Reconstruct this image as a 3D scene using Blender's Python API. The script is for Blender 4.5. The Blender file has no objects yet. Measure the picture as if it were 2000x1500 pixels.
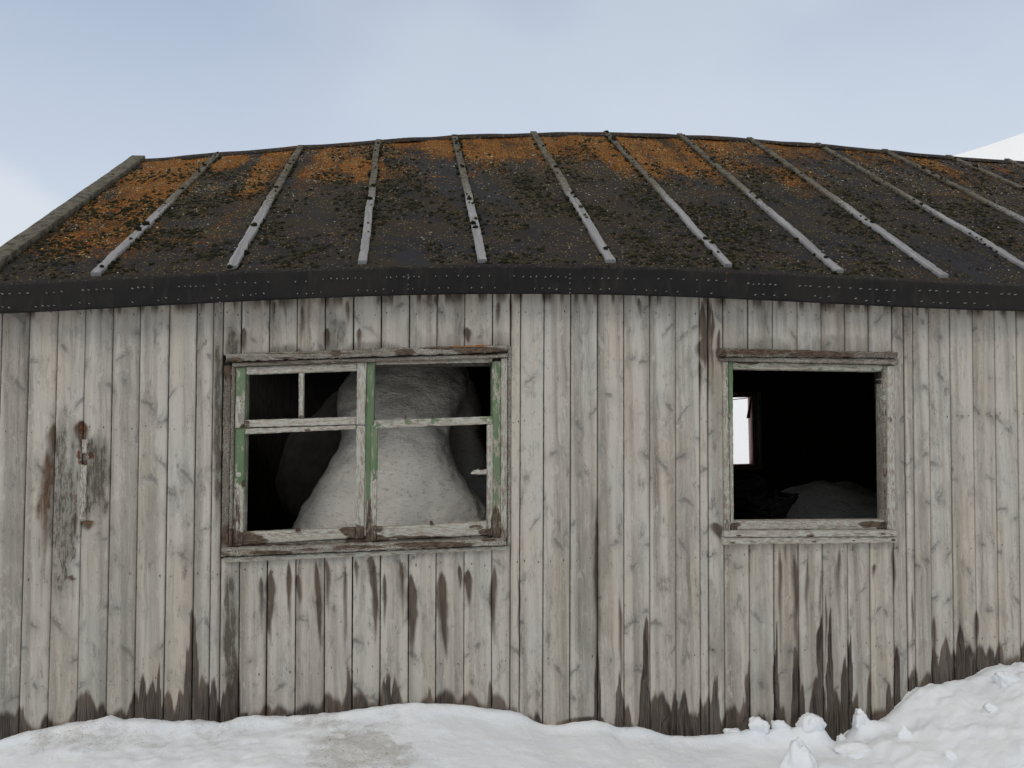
import bpy, bmesh, math, random
import numpy as np
from mathutils import Matrix, Vector, Quaternion
random.seed(7); rng = np.random.default_rng(11)
sc = bpy.context.scene; col = sc.collection
R = math.radians

# ------------------------------------------------------------------ camera
F, YAW, HOR, ROLL, D, CZ = 1700.0, R(6.7), 815.0, 0.015, 4.3, 1.5
pitch = math.atan((HOR - 750) / F)
fw = np.array([math.sin(YAW)*math.cos(pitch), math.cos(YAW)*math.cos(pitch), math.sin(pitch)])
rt = np.array([math.cos(YAW), -math.sin(YAW), 0.0]); up = np.cross(rt, fw)
c_, s_ = math.cos(ROLL), math.sin(ROLL)
rr = rt*c_ - up*s_            # rolled camera axes
uu = rt*s_ + up*c_
rr, uu = (rt*c_ - up*s_), (rt*s_ + up*c_)
cam_pos = np.array([0.0, -D, CZ])
cd = bpy.data.cameras.new('camera'); cam = bpy.data.objects.new('camera', cd); col.objects.link(cam)
cd.sensor_width = 36; cd.lens = F/2000*36; cd.clip_end = 2000; cd.clip_start = 0.05
cam.matrix_world = Matrix(((rr[0], uu[0], -fw[0], cam_pos[0]), (rr[1], uu[1], -fw[1], cam_pos[1]),
                           (rr[2], uu[2], -fw[2], cam_pos[2]), (0, 0, 0, 1)))
sc.camera = cam

def P(px, py, Y=0.0):
    """where the sight line of a photograph pixel meets the plane y = Y (used to survey the hut's flat faces)"""
    d = fw*F + rr*(px-1000) + uu*(750-py)
    return cam_pos + d*((Y-cam_pos[1])/d[1])
def W(px, py, Y=0.0):
    p = P(px, py, Y); return (p[0], p[2])
def proj(x, y, z):
    v = np.stack([x-cam_pos[0], y-cam_pos[1], z-cam_pos[2]], -1)
    zc = np.maximum(v@fw, 1e-3)
    return 1000+F*(v@rr)/zc, 750-F*(v@uu)/zc

# ------------------------------------------------------------------ world, sun, exposure
SUN_EL, SUN_AZ = R(40), R(215)      # sun behind the camera to the left, wholly veiled
w = bpy.data.worlds.new('World'); sc.world = w; w.use_nodes = True
nt = w.node_tree; nt.nodes.clear()
def wn(t, **k):
    n = nt.nodes.new(t)
    for a, b in k.items(): setattr(n, a, b)
    return n
out = wn('ShaderNodeOutputWorld'); bg = wn('ShaderNodeBackground'); bg.inputs['Strength'].default_value = 0.10
sky = wn('ShaderNodeTexSky', sky_type='NISHITA', sun_disc=False, sun_elevation=SUN_EL, sun_rotation=SUN_AZ)
tc = wn('ShaderNodeTexCoord'); sep = wn('ShaderNodeSeparateXYZ'); nt.links.new(tc.outputs['Generated'], sep.inputs[0])
rmp = wn('ShaderNodeValToRGB'); nt.links.new(sep.outputs['Z'], rmp.inputs[0])
cr = rmp.color_ramp; cr.elements[0].position = 0.0; cr.elements[0].color = (.72, .74, .77, 1)
cr.elements[1].position = .62; cr.elements[1].color = (.86, .83, .78, 1)
for p_, c in ((.22, (.62, .69, .80, 1)), (.33, (.53, .61, .74, 1)), (.44, (.42, .50, .64, 1)), (.52, (.62, .66, .72, 1))):
    e = cr.elements.new(p_); e.color = c
nz = wn('ShaderNodeTexNoise'); nz.inputs['Scale'].default_value = 2.3; nz.inputs['Detail'].default_value = 4; nz.inputs['Roughness'].default_value = .42
mp = wn('ShaderNodeMapping'); mp.inputs['Scale'].default_value = (1, 1, 1.9); mp.inputs['Location'].default_value = (.35, .2, .6)
nt.links.new(tc.outputs['Generated'], mp.inputs[0]); nt.links.new(mp.outputs[0], nz.inputs['Vector'])
cl = wn('ShaderNodeMapRange'); cl.inputs['From Min'].default_value = .38; cl.inputs['From Max'].default_value = .68
cl.inputs['To Min'].default_value = 0; cl.inputs['To Max'].default_value = .42
nt.links.new(nz.outputs[0], cl.inputs[0])
# a low bright cloud bank to the left of the hut
bd = Vector((P(-40, 455, 10)-cam_pos).tolist()).normalized()
dot = wn('ShaderNodeVectorMath', operation='DOT_PRODUCT'); dot.inputs[1].default_value = bd
nt.links.new(tc.outputs['Generated'], dot.inputs[0])
nb = wn('ShaderNodeMath', operation='MULTIPLY_ADD'); nb.inputs[1].default_value = .030; nt.links.new(nz.outputs[0], nb.inputs[0]); nt.links.new(dot.outputs['Value'], nb.inputs[2])
bl = wn('ShaderNodeMapRange', interpolation_type='SMOOTHSTEP'); bl.inputs['From Min'].default_value = 1.0078; bl.inputs['From Max'].default_value = 1.0115
bl.inputs['To Max'].default_value = .8; nt.links.new(nb.outputs[0], bl.inputs[0])
mx = wn('ShaderNodeMath', operation='MAXIMUM'); nt.links.new(cl.outputs[0], mx.inputs[0]); nt.links.new(bl.outputs[0], mx.inputs[1])
m1 = wn('ShaderNodeMix', data_type='RGBA'); nt.links.new(mx.outputs[0], m1.inputs['Factor'])
nt.links.new(rmp.outputs[0], m1.inputs['A']); m1.inputs['B'].default_value = (.74, .79, .85, 1)
scl = wn('ShaderNodeVectorMath', operation='SCALE'); scl.inputs['Scale'].default_value = 10.0
nt.links.new(m1.outputs['Result'], scl.inputs[0])
m2 = wn('ShaderNodeMix', data_type='RGBA'); m2.inputs['Factor'].default_value = .93
nt.links.new(sky.outputs[0], m2.inputs['A']); nt.links.new(scl.outputs[0], m2.inputs['B'])
nt.links.new(m2.outputs['Result'], bg.inputs['Color']); nt.links.new(bg.outputs[0], out.inputs[0])

sl = bpy.data.lights.new('sun', 'SUN'); so = bpy.data.objects.new('sun', sl); col.objects.link(so)
sl.energy = 0.7; sl.angle = R(25); sl.color = (1, .96, .9)
sd = Vector((math.sin(SUN_AZ)*math.cos(SUN_EL), math.cos(SUN_AZ)*math.cos(SUN_EL), math.sin(SUN_EL)))
so.rotation_euler = sd.to_track_quat('Z', 'Y').to_euler(); so.location = sd*20
sc.view_settings.view_transform = 'Standard'; sc.view_settings.look = 'None'
sc.view_settings.exposure = 0.01; sc.view_settings.gamma = 1
sc.render.engine = 'CYCLES'; sc.cycles.max_bounces = 8; sc.cycles.diffuse_bounces = 6
sc.cycles.use_denoising = True

# ------------------------------------------------------------------ numpy noise
def _h(i, j, k, s):
    n = (i*374761393 + j*668265263 + k*1274126177 + s*2147483647) & 0xffffffff
    n = ((n ^ (n >> 13))*1274126177) & 0xffffffff
    return ((n ^ (n >> 16)) & 0xffff)/65535.0
def vnoise(x, y, z=0.0, s=0):
    x, y, z = np.broadcast_arrays(np.asarray(x, float), np.asarray(y, float), np.asarray(z, float))
    i, j, k = np.floor(x).astype(np.int64), np.floor(y).astype(np.int64), np.floor(z).astype(np.int64)
    f, g, h = x-i, y-j, z-k
    f, g, h = f*f*(3-2*f), g*g*(3-2*g), h*h*(3-2*h)
    L = lambda a, b, t: a+(b-a)*t
    return L(L(L(_h(i, j, k, s), _h(i+1, j, k, s), f), L(_h(i, j+1, k, s), _h(i+1, j+1, k, s), f), g),
             L(L(_h(i, j, k+1, s), _h(i+1, j, k+1, s), f), L(_h(i, j+1, k+1, s), _h(i+1, j+1, k+1, s), f), g), h)
def fbm(x, y, z=0.0, s=0, o=4, r=.5):
    t = 0; a = 1; n = 0
    for q in range(o):
        t = t+a*vnoise(np.asarray(x)*2**q, np.asarray(y)*2**q, np.asarray(z)*2**q, s+q); n += a; a *= r
    return t/n
def sst(a, b, x):
    t = np.clip((x-a)/(b-a), 0, 1); return t*t*(3-2*t)

# ------------------------------------------------------------------ node helper
class NT:
    def __init__(s, name):
        s.m = bpy.data.materials.new(name); s.m.use_nodes = True; s.t = s.m.node_tree; s.t.nodes.clear()
        s.out = s.t.nodes.new('ShaderNodeOutputMaterial'); s.b = s.t.nodes.new('ShaderNodeBsdfPrincipled')
        s.t.links.new(s.b.outputs[0], s.out.inputs[0])
    def put(s, sock, v):
        if hasattr(v, 'is_output') or isinstance(v, bpy.types.NodeSocket): s.t.links.new(v, sock)
        else: sock.default_value = v
    def attr(s, n):
        a = s.t.nodes.new('ShaderNodeAttribute'); a.attribute_name = n; return a
    def math(s, op, a, b=0.0, c=None, clamp=False):
        n = s.t.nodes.new('ShaderNodeMath'); n.operation = op; n.use_clamp = clamp
        s.put(n.inputs[0], a); s.put(n.inputs[1], b)
        if c is not None: s.put(n.inputs[2], c)
        return n.outputs[0]
    def vec(s, op, a, b=(0, 0, 0)):
        n = s.t.nodes.new('ShaderNodeVectorMath'); n.operation = op; s.put(n.inputs[0], a); s.put(n.inputs[1], b); return n.outputs[0]
    def sep(s, v):
        n = s.t.nodes.new('ShaderNodeSeparateXYZ'); s.put(n.inputs[0], v); return n.outputs
    def comb(s, x, y, z):
        n = s.t.nodes.new('ShaderNodeCombineXYZ')
        for i, v in enumerate((x, y, z)): s.put(n.inputs[i], v)
        return n.outputs[0]
    def noise(s, v, scale, detail=4, rough=.55, dist=0.0):
        n = s.t.nodes.new('ShaderNodeTexNoise'); s.put(n.inputs['Vector'], v); n.inputs['Scale'].default_value = scale
        n.inputs['Detail'].default_value = detail; n.inputs['Roughness'].default_value = rough; n.inputs['Distortion'].default_value = dist
        return n.outputs[0]
    def vor(s, v, scale, feat='F1', dim='3D', rnd=1.0):
        n = s.t.nodes.new('ShaderNodeTexVoronoi'); n.feature = feat; n.voronoi_dimensions = dim
        s.put(n.inputs['Vector'], v); n.inputs['Scale'].default_value = scale; n.inputs['Randomness'].default_value = rnd; return n.outputs
    def mr(s, v, a, b, c=0.0, d=1.0, smooth=True):
        n = s.t.nodes.new('ShaderNodeMapRange'); n.interpolation_type = 'SMOOTHSTEP' if smooth else 'LINEAR'
        s.put(n.inputs[0], v)
        for i, x in enumerate((a, b, c, d)): s.put(n.inputs[i+1], x)
        return n.outputs[0]
    def mix(s, f, a, b, mode='MIX'):
        n = s.t.nodes.new('ShaderNodeMix'); n.data_type = 'RGBA'; n.blend_type = mode; n.clamp_factor = True
        s.put(n.inputs['Factor'], f)
        for k, v in (('A', a), ('B', b)):
            s.put(n.inputs[k], (*v, 1) if isinstance(v, tuple) and len(v) == 3 else v)
        return n.outputs['Result']
    def ramp(s, f, stops):
        n = s.t.nodes.new('ShaderNodeValToRGB'); s.put(n.inputs[0], f); e = n.color_ramp.elements
        while len(e) < len(stops): e.new(.5)
        for q, (p, c) in enumerate(stops): e[q].position = p; e[q].color = (*c, 1)
        return n.outputs[0]
    def bump(s, h, strength, dist, prev=None):
        n = s.t.nodes.new('ShaderNodeBump'); s.put(n.inputs['Height'], h); n.inputs['Strength'].default_value = strength
        n.inputs['Distance'].default_value = dist
        if prev is not None: s.put(n.inputs['Normal'], prev)
        return n.outputs[0]
    def done(s, colr, rough=.8, nrm=None, spec=.3):
        s.put(s.b.inputs['Base Color'], (*colr, 1) if isinstance(colr, tuple) else colr); s.put(s.b.inputs['Roughness'], rough)
        s.b.inputs['Specular IOR Level'].default_value = spec
        if nrm is not None: s.put(s.b.inputs['Normal'], nrm)
        return s.m

def grain_core(n, G):
    """weathered softwood: returns colour socket, grain height, raw coords"""
    x, y, z = n.sep(G)
    zs = n.math('MULTIPLY', z, 37.0)
    low = n.noise(n.comb(n.math('MULTIPLY', x, 9.0), n.math('MULTIPLY', y, 2.4), zs), 1, 2)
    # knots: centres from a jittered lattice, shape set in metres
    Vx = n.math('ADD', n.math('MULTIPLY', x, 11.0), n.math('MULTIPLY', z, 17.3))
    Vy = n.math('ADD', n.math('MULTIPLY', y, 3.1), n.math('MULTIPLY', z, 5.7))
    V = n.comb(Vx, Vy, 0.0)
    vo = n.vor(V, 1.0, dim='2D')
    dl = n.sep(n.vec('SUBTRACT', V, vo['Position'])); rc = n.sep(vo['Color'])
    kn = n.noise(G, 45, 3, .6)
    du = n.math('DIVIDE', dl[0], 11.0); dv = n.math('DIVIDE', dl[1], 3.1)
    ax = n.math('ABSOLUTE', du)
    dv2 = n.math('MULTIPLY_ADD', du, n.math('MULTIPLY_ADD', rc[1], 2.6, -1.3), dv)
    dv2 = n.math('MULTIPLY_ADD', ax, n.math('MULTIPLY_ADD', rc[2], .7, -.2), dv2)
    dv2 = n.math('ADD', dv2, n.math('MULTIPLY_ADD', kn, .05, -.025))
    a = n.math('DIVIDE', du, n.math('MULTIPLY_ADD', rc[2], .030, .007)); b = n.math('DIVIDE', dv2, n.math('MULTIPLY_ADD', rc[1], .009, .0065))
    dk = n.math('SQRT', n.math('ADD', n.math('MULTIPLY', a, a), n.math('MULTIPLY', b, b)))
    keep = n.mr(rc[0], .28, .40)
    knot = n.math('MULTIPLY', n.mr(n.math('ADD', dk, n.math('MULTIPLY_ADD', kn, 2.6, -1.3)), 1.6, .2), keep)
    halo = n.math('MULTIPLY', n.mr(dk, 5.5, .5), keep)
    # grain bends round the knots
    xw = n.math('ADD', x, n.math('MULTIPLY_ADD', low, .05, -.025))
    xw = n.math('SUBTRACT', xw, n.math('MULTIPLY', n.math('MULTIPLY', du, halo), .55))
    g1 = n.noise(n.comb(n.math('MULTIPLY', xw, 55.0), n.math('MULTIPLY', y, 1.6), zs), 1, 5, .6)
    g2 = n.noise(n.comb(n.math('MULTIPLY', xw, 260.0), n.math('MULTIPLY', y, 5.0), zs), 1, 3, .6)
    strip = n.noise(n.comb(n.math('MULTIPLY', x, 26.0), n.math('MULTIPLY', y, .35), n.math('ADD', zs, 9.1)), 1, 1, .4)
    blot = n.noise(n.comb(n.math('MULTIPLY', x, 7.0), n.math('MULTIPLY', y, 2.2), n.math('ADD', zs, 3.3)), 1, 5, .6)
    fine = n.noise(n.comb(n.math('MULTIPLY', x, 160.0), n.math('MULTIPLY', y, 60.0), zs), 1, 3, .7)
    return x, y, z, g1, g2, strip, blot, fine, knot, halo, xw

def wood_mat(name='weathered_boards'):
    n = NT(name); G = n.attr('grain').outputs['Vector']; M = n.attr('mask'); ms = n.sep(M.outputs['Vector']); mossy = M.outputs['Alpha']
    x, y, z, g1, g2, strip, blot, fine, knot, halo, xw_ = grain_core(n, G)
    rnd = n.math('FRACT', n.math('MULTIPLY', z, 91.7))
    f = n.math('MULTIPLY', g1, .44)
    f = n.math('MULTIPLY_ADD', g2, .30, f)
    f = n.math('MULTIPLY_ADD', strip, .62, f)
    f = n.math('MULTIPLY_ADD', blot, .24, f)
    f = n.math('MULTIPLY_ADD', fine, .12, f)
    f = n.math('MULTIPLY_ADD', rnd, .08, f)
    c = n.ramp(f, [(.58, (.126, .106, .082)), (.72, (.264, .236, .198)), (.86, (.374, .338, .288)), (1.02, (.482, .443, .384))])
    tint = n.noise(n.comb(n.math('MULTIPLY', x, 5.0), n.math('MULTIPLY', y, 1.0), n.math('MULTIPLY', z, 11.0)), 1, 3)
    c = n.mix(n.mr(tint, .44, .68, 0, .8), c, (.95, 1.0, 1.03), 'MULTIPLY')
    c = n.mix(n.mr(tint, .50, .34, 0, .7), c, (1.0, .95, .885), 'MULTIPLY')
    # ragged patches where the silvered skin has worn to a cooler grey
    pt_ = n.noise(n.comb(n.math('MULTIPLY', xw_, 16.0), n.math('MULTIPLY', y, 5.5), n.math('ADD', z, 4.0)), 1, 8, .72)
    c = n.mix(n.math('MULTIPLY', n.mr(pt_, .55, .57), .30), c, (.215, .198, .176))
    c = n.mix(n.math('MULTIPLY', n.mr(pt_, .625, .64), .50), c, (.125, .112, .096))
    c = n.mix(n.math('MULTIPLY', n.mr(pt_, .41, .385), .45), c, (.52, .485, .435))
    # bleached flakes of old whitewash
    fl = n.noise(n.comb(n.math('MULTIPLY', x, 60.0), n.math('MULTIPLY', y, 22.0), z), 1, 6, .75)
    c = n.mix(n.math('MULTIPLY', n.mr(fl, .585, .62), .40), c, (.47, .445, .40))
    c = n.mix(n.math('MULTIPLY', n.mr(fl, .40, .35), .55), c, (.15, .135, .115))
    c = n.mix(n.math('MULTIPLY', halo, .26), c, (.17, .165, .155))
    c = n.mix(n.math('MULTIPLY', knot, .60), c, (.115, .107, .096))
    # dark speckled mould (mask b), tarry rot (mask r), rust brown (mask g), lichen (alpha)
    sp = n.noise(n.comb(n.math('MULTIPLY', x, 190.0), n.math('MULTIPLY', y, 95.0), z), 1, 4, .7)
    spm = n.math('ADD', n.math('MULTIPLY', ms[2], .42), sp)
    c = n.mix(n.math('MULTIPLY', n.mr(n.math('ADD', ms[2], n.math('MULTIPLY_ADD', g1, 1.6, -.85)), .05, .95), .74), c, (.158, .150, .120))
    c = n.mix(n.math('MULTIPLY', n.mr(n.math('ADD', n.math('MULTIPLY', ms[2], .50), n.math('ADD', n.math('MULTIPLY', fl, .7), n.math('MULTIPLY', g2, .5))), .95, 1.10), n.mr(ms[2], 0.1, .6, 0, .8)), c, (.060, .047, .034))
    sf = n.attr('soft').outputs['Fac']
    sfe = n.math('MULTIPLY', n.mr(sf, .06, .80), n.math('MULTIPLY_ADD', g1, 1.7, .25), clamp=True)
    c = n.mix(n.math('MULTIPLY', sfe, .88), c, n.mix(n.mr(g2, .4, .6), (.032, .019, .011), (.074, .045, .027)))
    edge = n.math('MULTIPLY_ADD', g1, .75, n.math('MULTIPLY', g2, .45))
    wet = n.mr(n.math('ADD', ms[0], n.math('MULTIPLY_ADD', edge, .62, -.37)), .10, .56)
    wc = n.mix(n.mr(blot, .4, .6), (.028, .017, .011), (.078, .046, .028))
    wc = n.mix(n.mr(ms[0], .60, .95), wc, n.mix(n.mr(g2, .4, .6), (.016, .011, .008), (.045, .028, .019)))
    c = n.mix(n.math('MULTIPLY', wet, n.mr(n.math('ADD', g2, blot), .75, 1.15, .97, .80)), c, wc)
    ru = n.mr(n.math('ADD', ms[1], n.math('ADD', n.math('MULTIPLY_ADD', fl, 2.0, -1.0), n.math('MULTIPLY_ADD', g1, 1.0, -.5))), .30, .85)
    c = n.mix(n.math('MULTIPLY', ru, .82), c, n.mix(n.mr(fine, .4, .6), (.060, .034, .022), (.145, .066, .030)))
    lf = n.noise(G, 75, 6, .8)
    lm = n.math('MULTIPLY', n.mr(n.math('ADD', mossy, n.math('MULTIPLY_ADD', lf, 2.4, -1.2)), .50, .66), .93)
    c = n.mix(lm, c, n.mix(n.mr(lf, .54, .62), (.050, .024, .013), (.30, .090, .012)))
    h = n.math('ADD', n.math('MULTIPLY', g2, .5), n.math('ADD', n.math('MULTIPLY', g1, .5), n.math('MULTIPLY', knot, -.3)))
    nr = n.bump(h, .55, .004); nr = n.bump(fine, .25, .002, nr)
    return n.done(c, n.mr(wet, 0, 1, .82, .55), nr, .25)

def paint_mat(name, green=(.098, .158, .079)):
    """old joinery: mask r = rot, g = share of green paint left, b = speckled dirt, alpha = lichen"""
    n = NT(name); G = n.attr('grain').outputs['Vector']; M = n.attr('mask'); ms = n.sep(M.outputs['Vector']); lich = M.outputs['Alpha']
    x, y, z, g1, g2, strip, blot, fine, knot, halo, xw_ = grain_core(n, G)
    f = n.math('MULTIPLY_ADD', g2, .35, n.math('MULTIPLY', g1, .65))
    wood = n.ramp(f, [(.30, (.11, .085, .06)), (.5, (.31, .272, .22)), (.66, (.41, .375, .315)), (.8, (.50, .46, .39))])
    p1 = n.noise(n.comb(n.math('MULTIPLY', x, 70.0), n.math('MULTIPLY', y, 14.0), z), 1, 6, .68)
    p2 = n.noise(n.comb(n.math('MULTIPLY', x, 130.0), n.math('MULTIPLY', y, 30.0), n.math('ADD', z, 7.0)), 1, 5, .7)
    white = n.mix(n.mr(p2, .5, .62), (.48, .465, .41), (.395, .405, .34))
    c = n.mix(n.mr(p2, .49, .55), wood, white)
    gc = n.mix(n.mr(blot, .35, .65), green, (green[0]*1.5, green[1]*1.25, green[2]*1.4))
    c = n.mix(n.mr(n.math('ADD', n.math('MULTIPLY_ADD', p2, .45, n.math('MULTIPLY', p1, .65)), n.math('MULTIPLY_ADD', ms[1], .34, -.20)), .53, .555), c, gc)
    sp = n.noise(n.comb(n.math('MULTIPLY', x, 240.0), n.math('MULTIPLY', y, 150.0), z), 1, 4, .7)
    c = n.mix(n.math('MULTIPLY', n.mr(n.math('ADD', ms[2], n.math('MULTIPLY_ADD', blot, 1.6, -.8)), .15, 1.0), .80), c, (.105, .084, .060))
    c = n.mix(n.math('MULTIPLY', n.mr(n.math('MULTIPLY_ADD', ms[2], .34, sp), .68, .80), n.mr(ms[2], .02, .5, 0, .85)), c, (.05, .035, .026))
    rot = n.mr(n.math('ADD', ms[0], n.math('MULTIPLY_ADD', p1, 1.0, -.5)), .38, .58)
    rc = n.mix(n.mr(p2, .4, .62), (.034, .020, .013), (.125, .082, .052))
    c = n.mix(n.math('MULTIPLY', rot, .93), c, rc)
    lf = n.noise(G, 150, 4, .7)
    c = n.mix(n.mr(n.math('ADD', lich, n.math('MULTIPLY_ADD', lf, 1.2, -.6)), .50, .58), c, n.mix(n.mr(lf, .42, .6), (.16, .05, .01), (.50, .15, .012)))
    ck = n.noise(n.comb(n.math('MULTIPLY', x, 330.0), n.math('MULTIPLY', y, 9.0), z), 1, 3, .6)
    c = n.mix(n.math('MULTIPLY', n.mr(ck, .36, .31), .7), c, (.05, .04, .03))
    nr = n.bump(n.math('ADD', p1, g2), .6, .004)
    return n.done(c, .75, nr, .3)

WOOD = wood_mat()
PAINT = paint_mat('flaking_green_paint')

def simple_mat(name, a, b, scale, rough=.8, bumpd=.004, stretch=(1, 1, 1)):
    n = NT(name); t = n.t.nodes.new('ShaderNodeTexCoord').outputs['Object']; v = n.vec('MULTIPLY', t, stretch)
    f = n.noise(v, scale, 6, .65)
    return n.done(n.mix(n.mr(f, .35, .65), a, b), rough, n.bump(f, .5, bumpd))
DARKWOOD = simple_mat('dark_interior_boards', (.035, .030, .025), (.075, .062, .050), 9, .9, .004, (8, 8, .7))  # one dark wood tone for the inside and the sheathing
BATTENROT = None
NAIL = simple_mat('rusty_nail', (.018, .012, .010), (.05, .028, .018), 200, .7)
RIVET = simple_mat('galvanised_clout_nail', (.16, .16, .155), (.34, .34, .33), 150, .5)
IRON = simple_mat('rusty_iron', (.035, .022, .016), (.09, .045, .025), 90, .8)

# ------------------------------------------------------------------ mesh accumulation
class Acc:
    def __init__(s): s.v = []; s.f = []; s.g = []; s.m = []; s.mi = []; s.n = 0
    def add(s, v, f, g=None, m=None, mi=0):
        v = np.asarray(v, float); k = len(v)
        s.v.append(v); s.f.append((np.asarray(f, np.int64)+s.n)); s.mi.append(np.full(len(f), mi))
        s.g.append(np.zeros((k, 3)) if g is None else np.asarray(g, float))
        m = np.zeros((k, 4)) if m is None else np.asarray(m, float)
        s.m.append(m if m.shape[1] == 5 else np.concatenate([m, np.zeros((k, 1))], 1)); s.n += k
    def build(s, name, mats, parent=None, smooth=False, kind=None, origin=None):
        V = np.concatenate(s.v); me = bpy.data.meshes.new(name)
        if origin is not None: V = V-np.asarray(origin)
        fs = []
        for F_ in s.f: fs.extend(F_.tolist())
        # quads and triangles in bulk
        tot = np.array([len(q) for q in fs]); lv = np.concatenate([np.asarray(q) for q in s.f if len(q)], axis=0).ravel() if len({q.shape[1] for q in s.f}) == 1 else np.array([i for q in fs for i in q])
        me.vertices.add(len(V)); me.vertices.foreach_set('co', V.astype(np.float32).ravel())
        me.loops.add(len(lv)); me.loops.foreach_set('vertex_index', lv.astype(np.int32))
        me.polygons.add(len(tot)); st = np.concatenate([[0], np.cumsum(tot)[:-1]])
        me.polygons.foreach_set('loop_start', st.astype(np.int32)); me.polygons.foreach_set('loop_total', tot.astype(np.int32))
        me.polygons.foreach_set('material_index', np.concatenate(s.mi).astype(np.int32))
        me.update(calc_edges=True)
        a = me.attributes.new('grain', 'FLOAT_VECTOR', 'POINT'); a.data.foreach_set('vector', np.concatenate(s.g).astype(np.float32).ravel())
        MM = np.clip(np.concatenate(s.m), 0, 4).astype(np.float32)
        a = me.attributes.new('mask', 'FLOAT_COLOR', 'POINT'); a.data.foreach_set('color', MM[:, :4].ravel())
        a = me.attributes.new('soft', 'FLOAT', 'POINT'); a.data.foreach_set('value', np.ascontiguousarray(MM[:, 4]))
        if smooth: me.polygons.foreach_set('use_smooth', np.ones(len(tot), bool))
        me.validate(); me.update()
        for m_ in (mats if isinstance(mats, (list, tuple)) else [mats]): me.materials.append(m_)
        o = bpy.data.objects.new(name, me); col.objects.link(o)
        if origin is not None: o.location = origin
        if parent is not None:
            o.parent = parent
        if kind: o['kind'] = kind
        return o

def lin(a, b, step, inset):
    """0..1 stations of a length |b-a| with near-edge stations for a worn arris"""
    L = max(abs(b-a), 1e-4); k = max(1, int(round((L-2*inset)/step)))
    if L < 3*inset: return np.array([0, .5, 1.0])
    return np.concatenate([[0], np.linspace(inset/L, 1-inset/L, k+1), [1]])
_seed = [0]
def plank(acc, c, yf, yb, along='z', step=(.008, .014), inset=.0025, drop=.003, warp=.001, jit=.0008, mask=None, seed=None, mi=0, rag=0.0):
    """a board whose face has corners c = TL,TR,BR,BL (x,z) at depth yf, running back to yb. grain runs along 'z' or 'x'"""
    _seed[0] += 1; sd_ = (seed if seed is not None else _seed[0])
    TL, TR, BR, BL = [np.array(q, float) for q in c]
    w_ = np.linalg.norm(TR-TL); h_ = np.linalg.norm(TL-BL)
    sx, sz = (step[0], step[1]) if along == 'z' else (step[1], step[0])
    S = lin(0, w_, sx, inset); T = lin(0, h_, sz, inset)
    s, t = np.meshgrid(S, T)                 # t: 0 bottom .. 1 top
    s1, t1 = s[..., None], t[..., None]
    p = (BL*(1-s1)+BR*s1)*(1-t1)+(TL*(1-s1)+TR*s1)*t1
    X, Z = p[..., 0], p[..., 1]
    e = np.minimum(np.minimum(s*w_, (1-s)*w_), np.minimum(t*h_, (1-t)*h_))
    Y = yf+drop*np.clip(1-e/max(inset, 1e-5), 0, 1)**1.0
    Y = Y+warp*(fbm(X*6, Z*1.5, sd_*.37, 3, 2)-.5)*2
    if jit: # ragged edges
        je = np.where(e < 1e-6, 1.0, 0.0)*jit
        X = X+je*(fbm(X*70, Z*70, sd_*1.3, 5, 2)-.5)*4; Z = Z+je*(fbm(X*70, Z*70, sd_*2.3, 8, 2)-.5)*4
    if rag: # splintered lower/upper ends
        r_ = (vnoise(X*160, 0, sd_, 4)-.5)*rag
        Z = Z+np.where(t < .001, r_, 0)+np.where(t > .999, -r_, 0)
    V = np.stack([X, Y, Z], -1)
    nj, ni = s.shape
    idx = np.arange(nj*ni).reshape(nj, ni)
    f = np.stack([idx[:-1, :-1], idx[:-1, 1:], idx[1:, 1:], idx[1:, :-1]], -1).reshape(-1, 4)
    rim = np.concatenate([idx[0, :], idx[1:, -1], idx[-1, -2::-1], idx[-2:0:-1, 0]])
    VB = V.reshape(-1, 3)[rim].copy(); VB[:, 1] = yb
    k = nj*ni; rb = np.arange(len(rim))+k; r2 = np.roll(rim, -1); rb2 = np.roll(rb, -1)
    side = np.stack([rim, rb, rb2, r2], -1)
    # back cap as one strip between two halves is not needed to see: fan of quads
    VV = np.concatenate([V.reshape(-1, 3), VB]); ff = np.concatenate([f, side])
    if along == 'z': g = np.stack([VV[:, 0]+VV[:, 1]*.7, VV[:, 2], np.full(len(VV), (sd_*.6180339) % 1*10)], -1)
    else: g = np.stack([VV[:, 2]+VV[:, 1]*.7, VV[:, 0], np.full(len(VV), (sd_*.6180339) % 1*10)], -1)
    if mask is None: m = np.zeros((len(VV), 4))
    elif callable(mask): m = mask(VV)
    else: m = np.tile(np.array(mask, float), (len(VV), 1))
    acc.add(VV, ff, g, m, mi)
    # back face
    acc.add([(BL[0], yb, BL[1]), (BR[0], yb, BR[1]), (TR[0], yb, TR[1]), (TL[0], yb, TL[1])], [[0, 3, 2, 1]], mi=mi)

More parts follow.
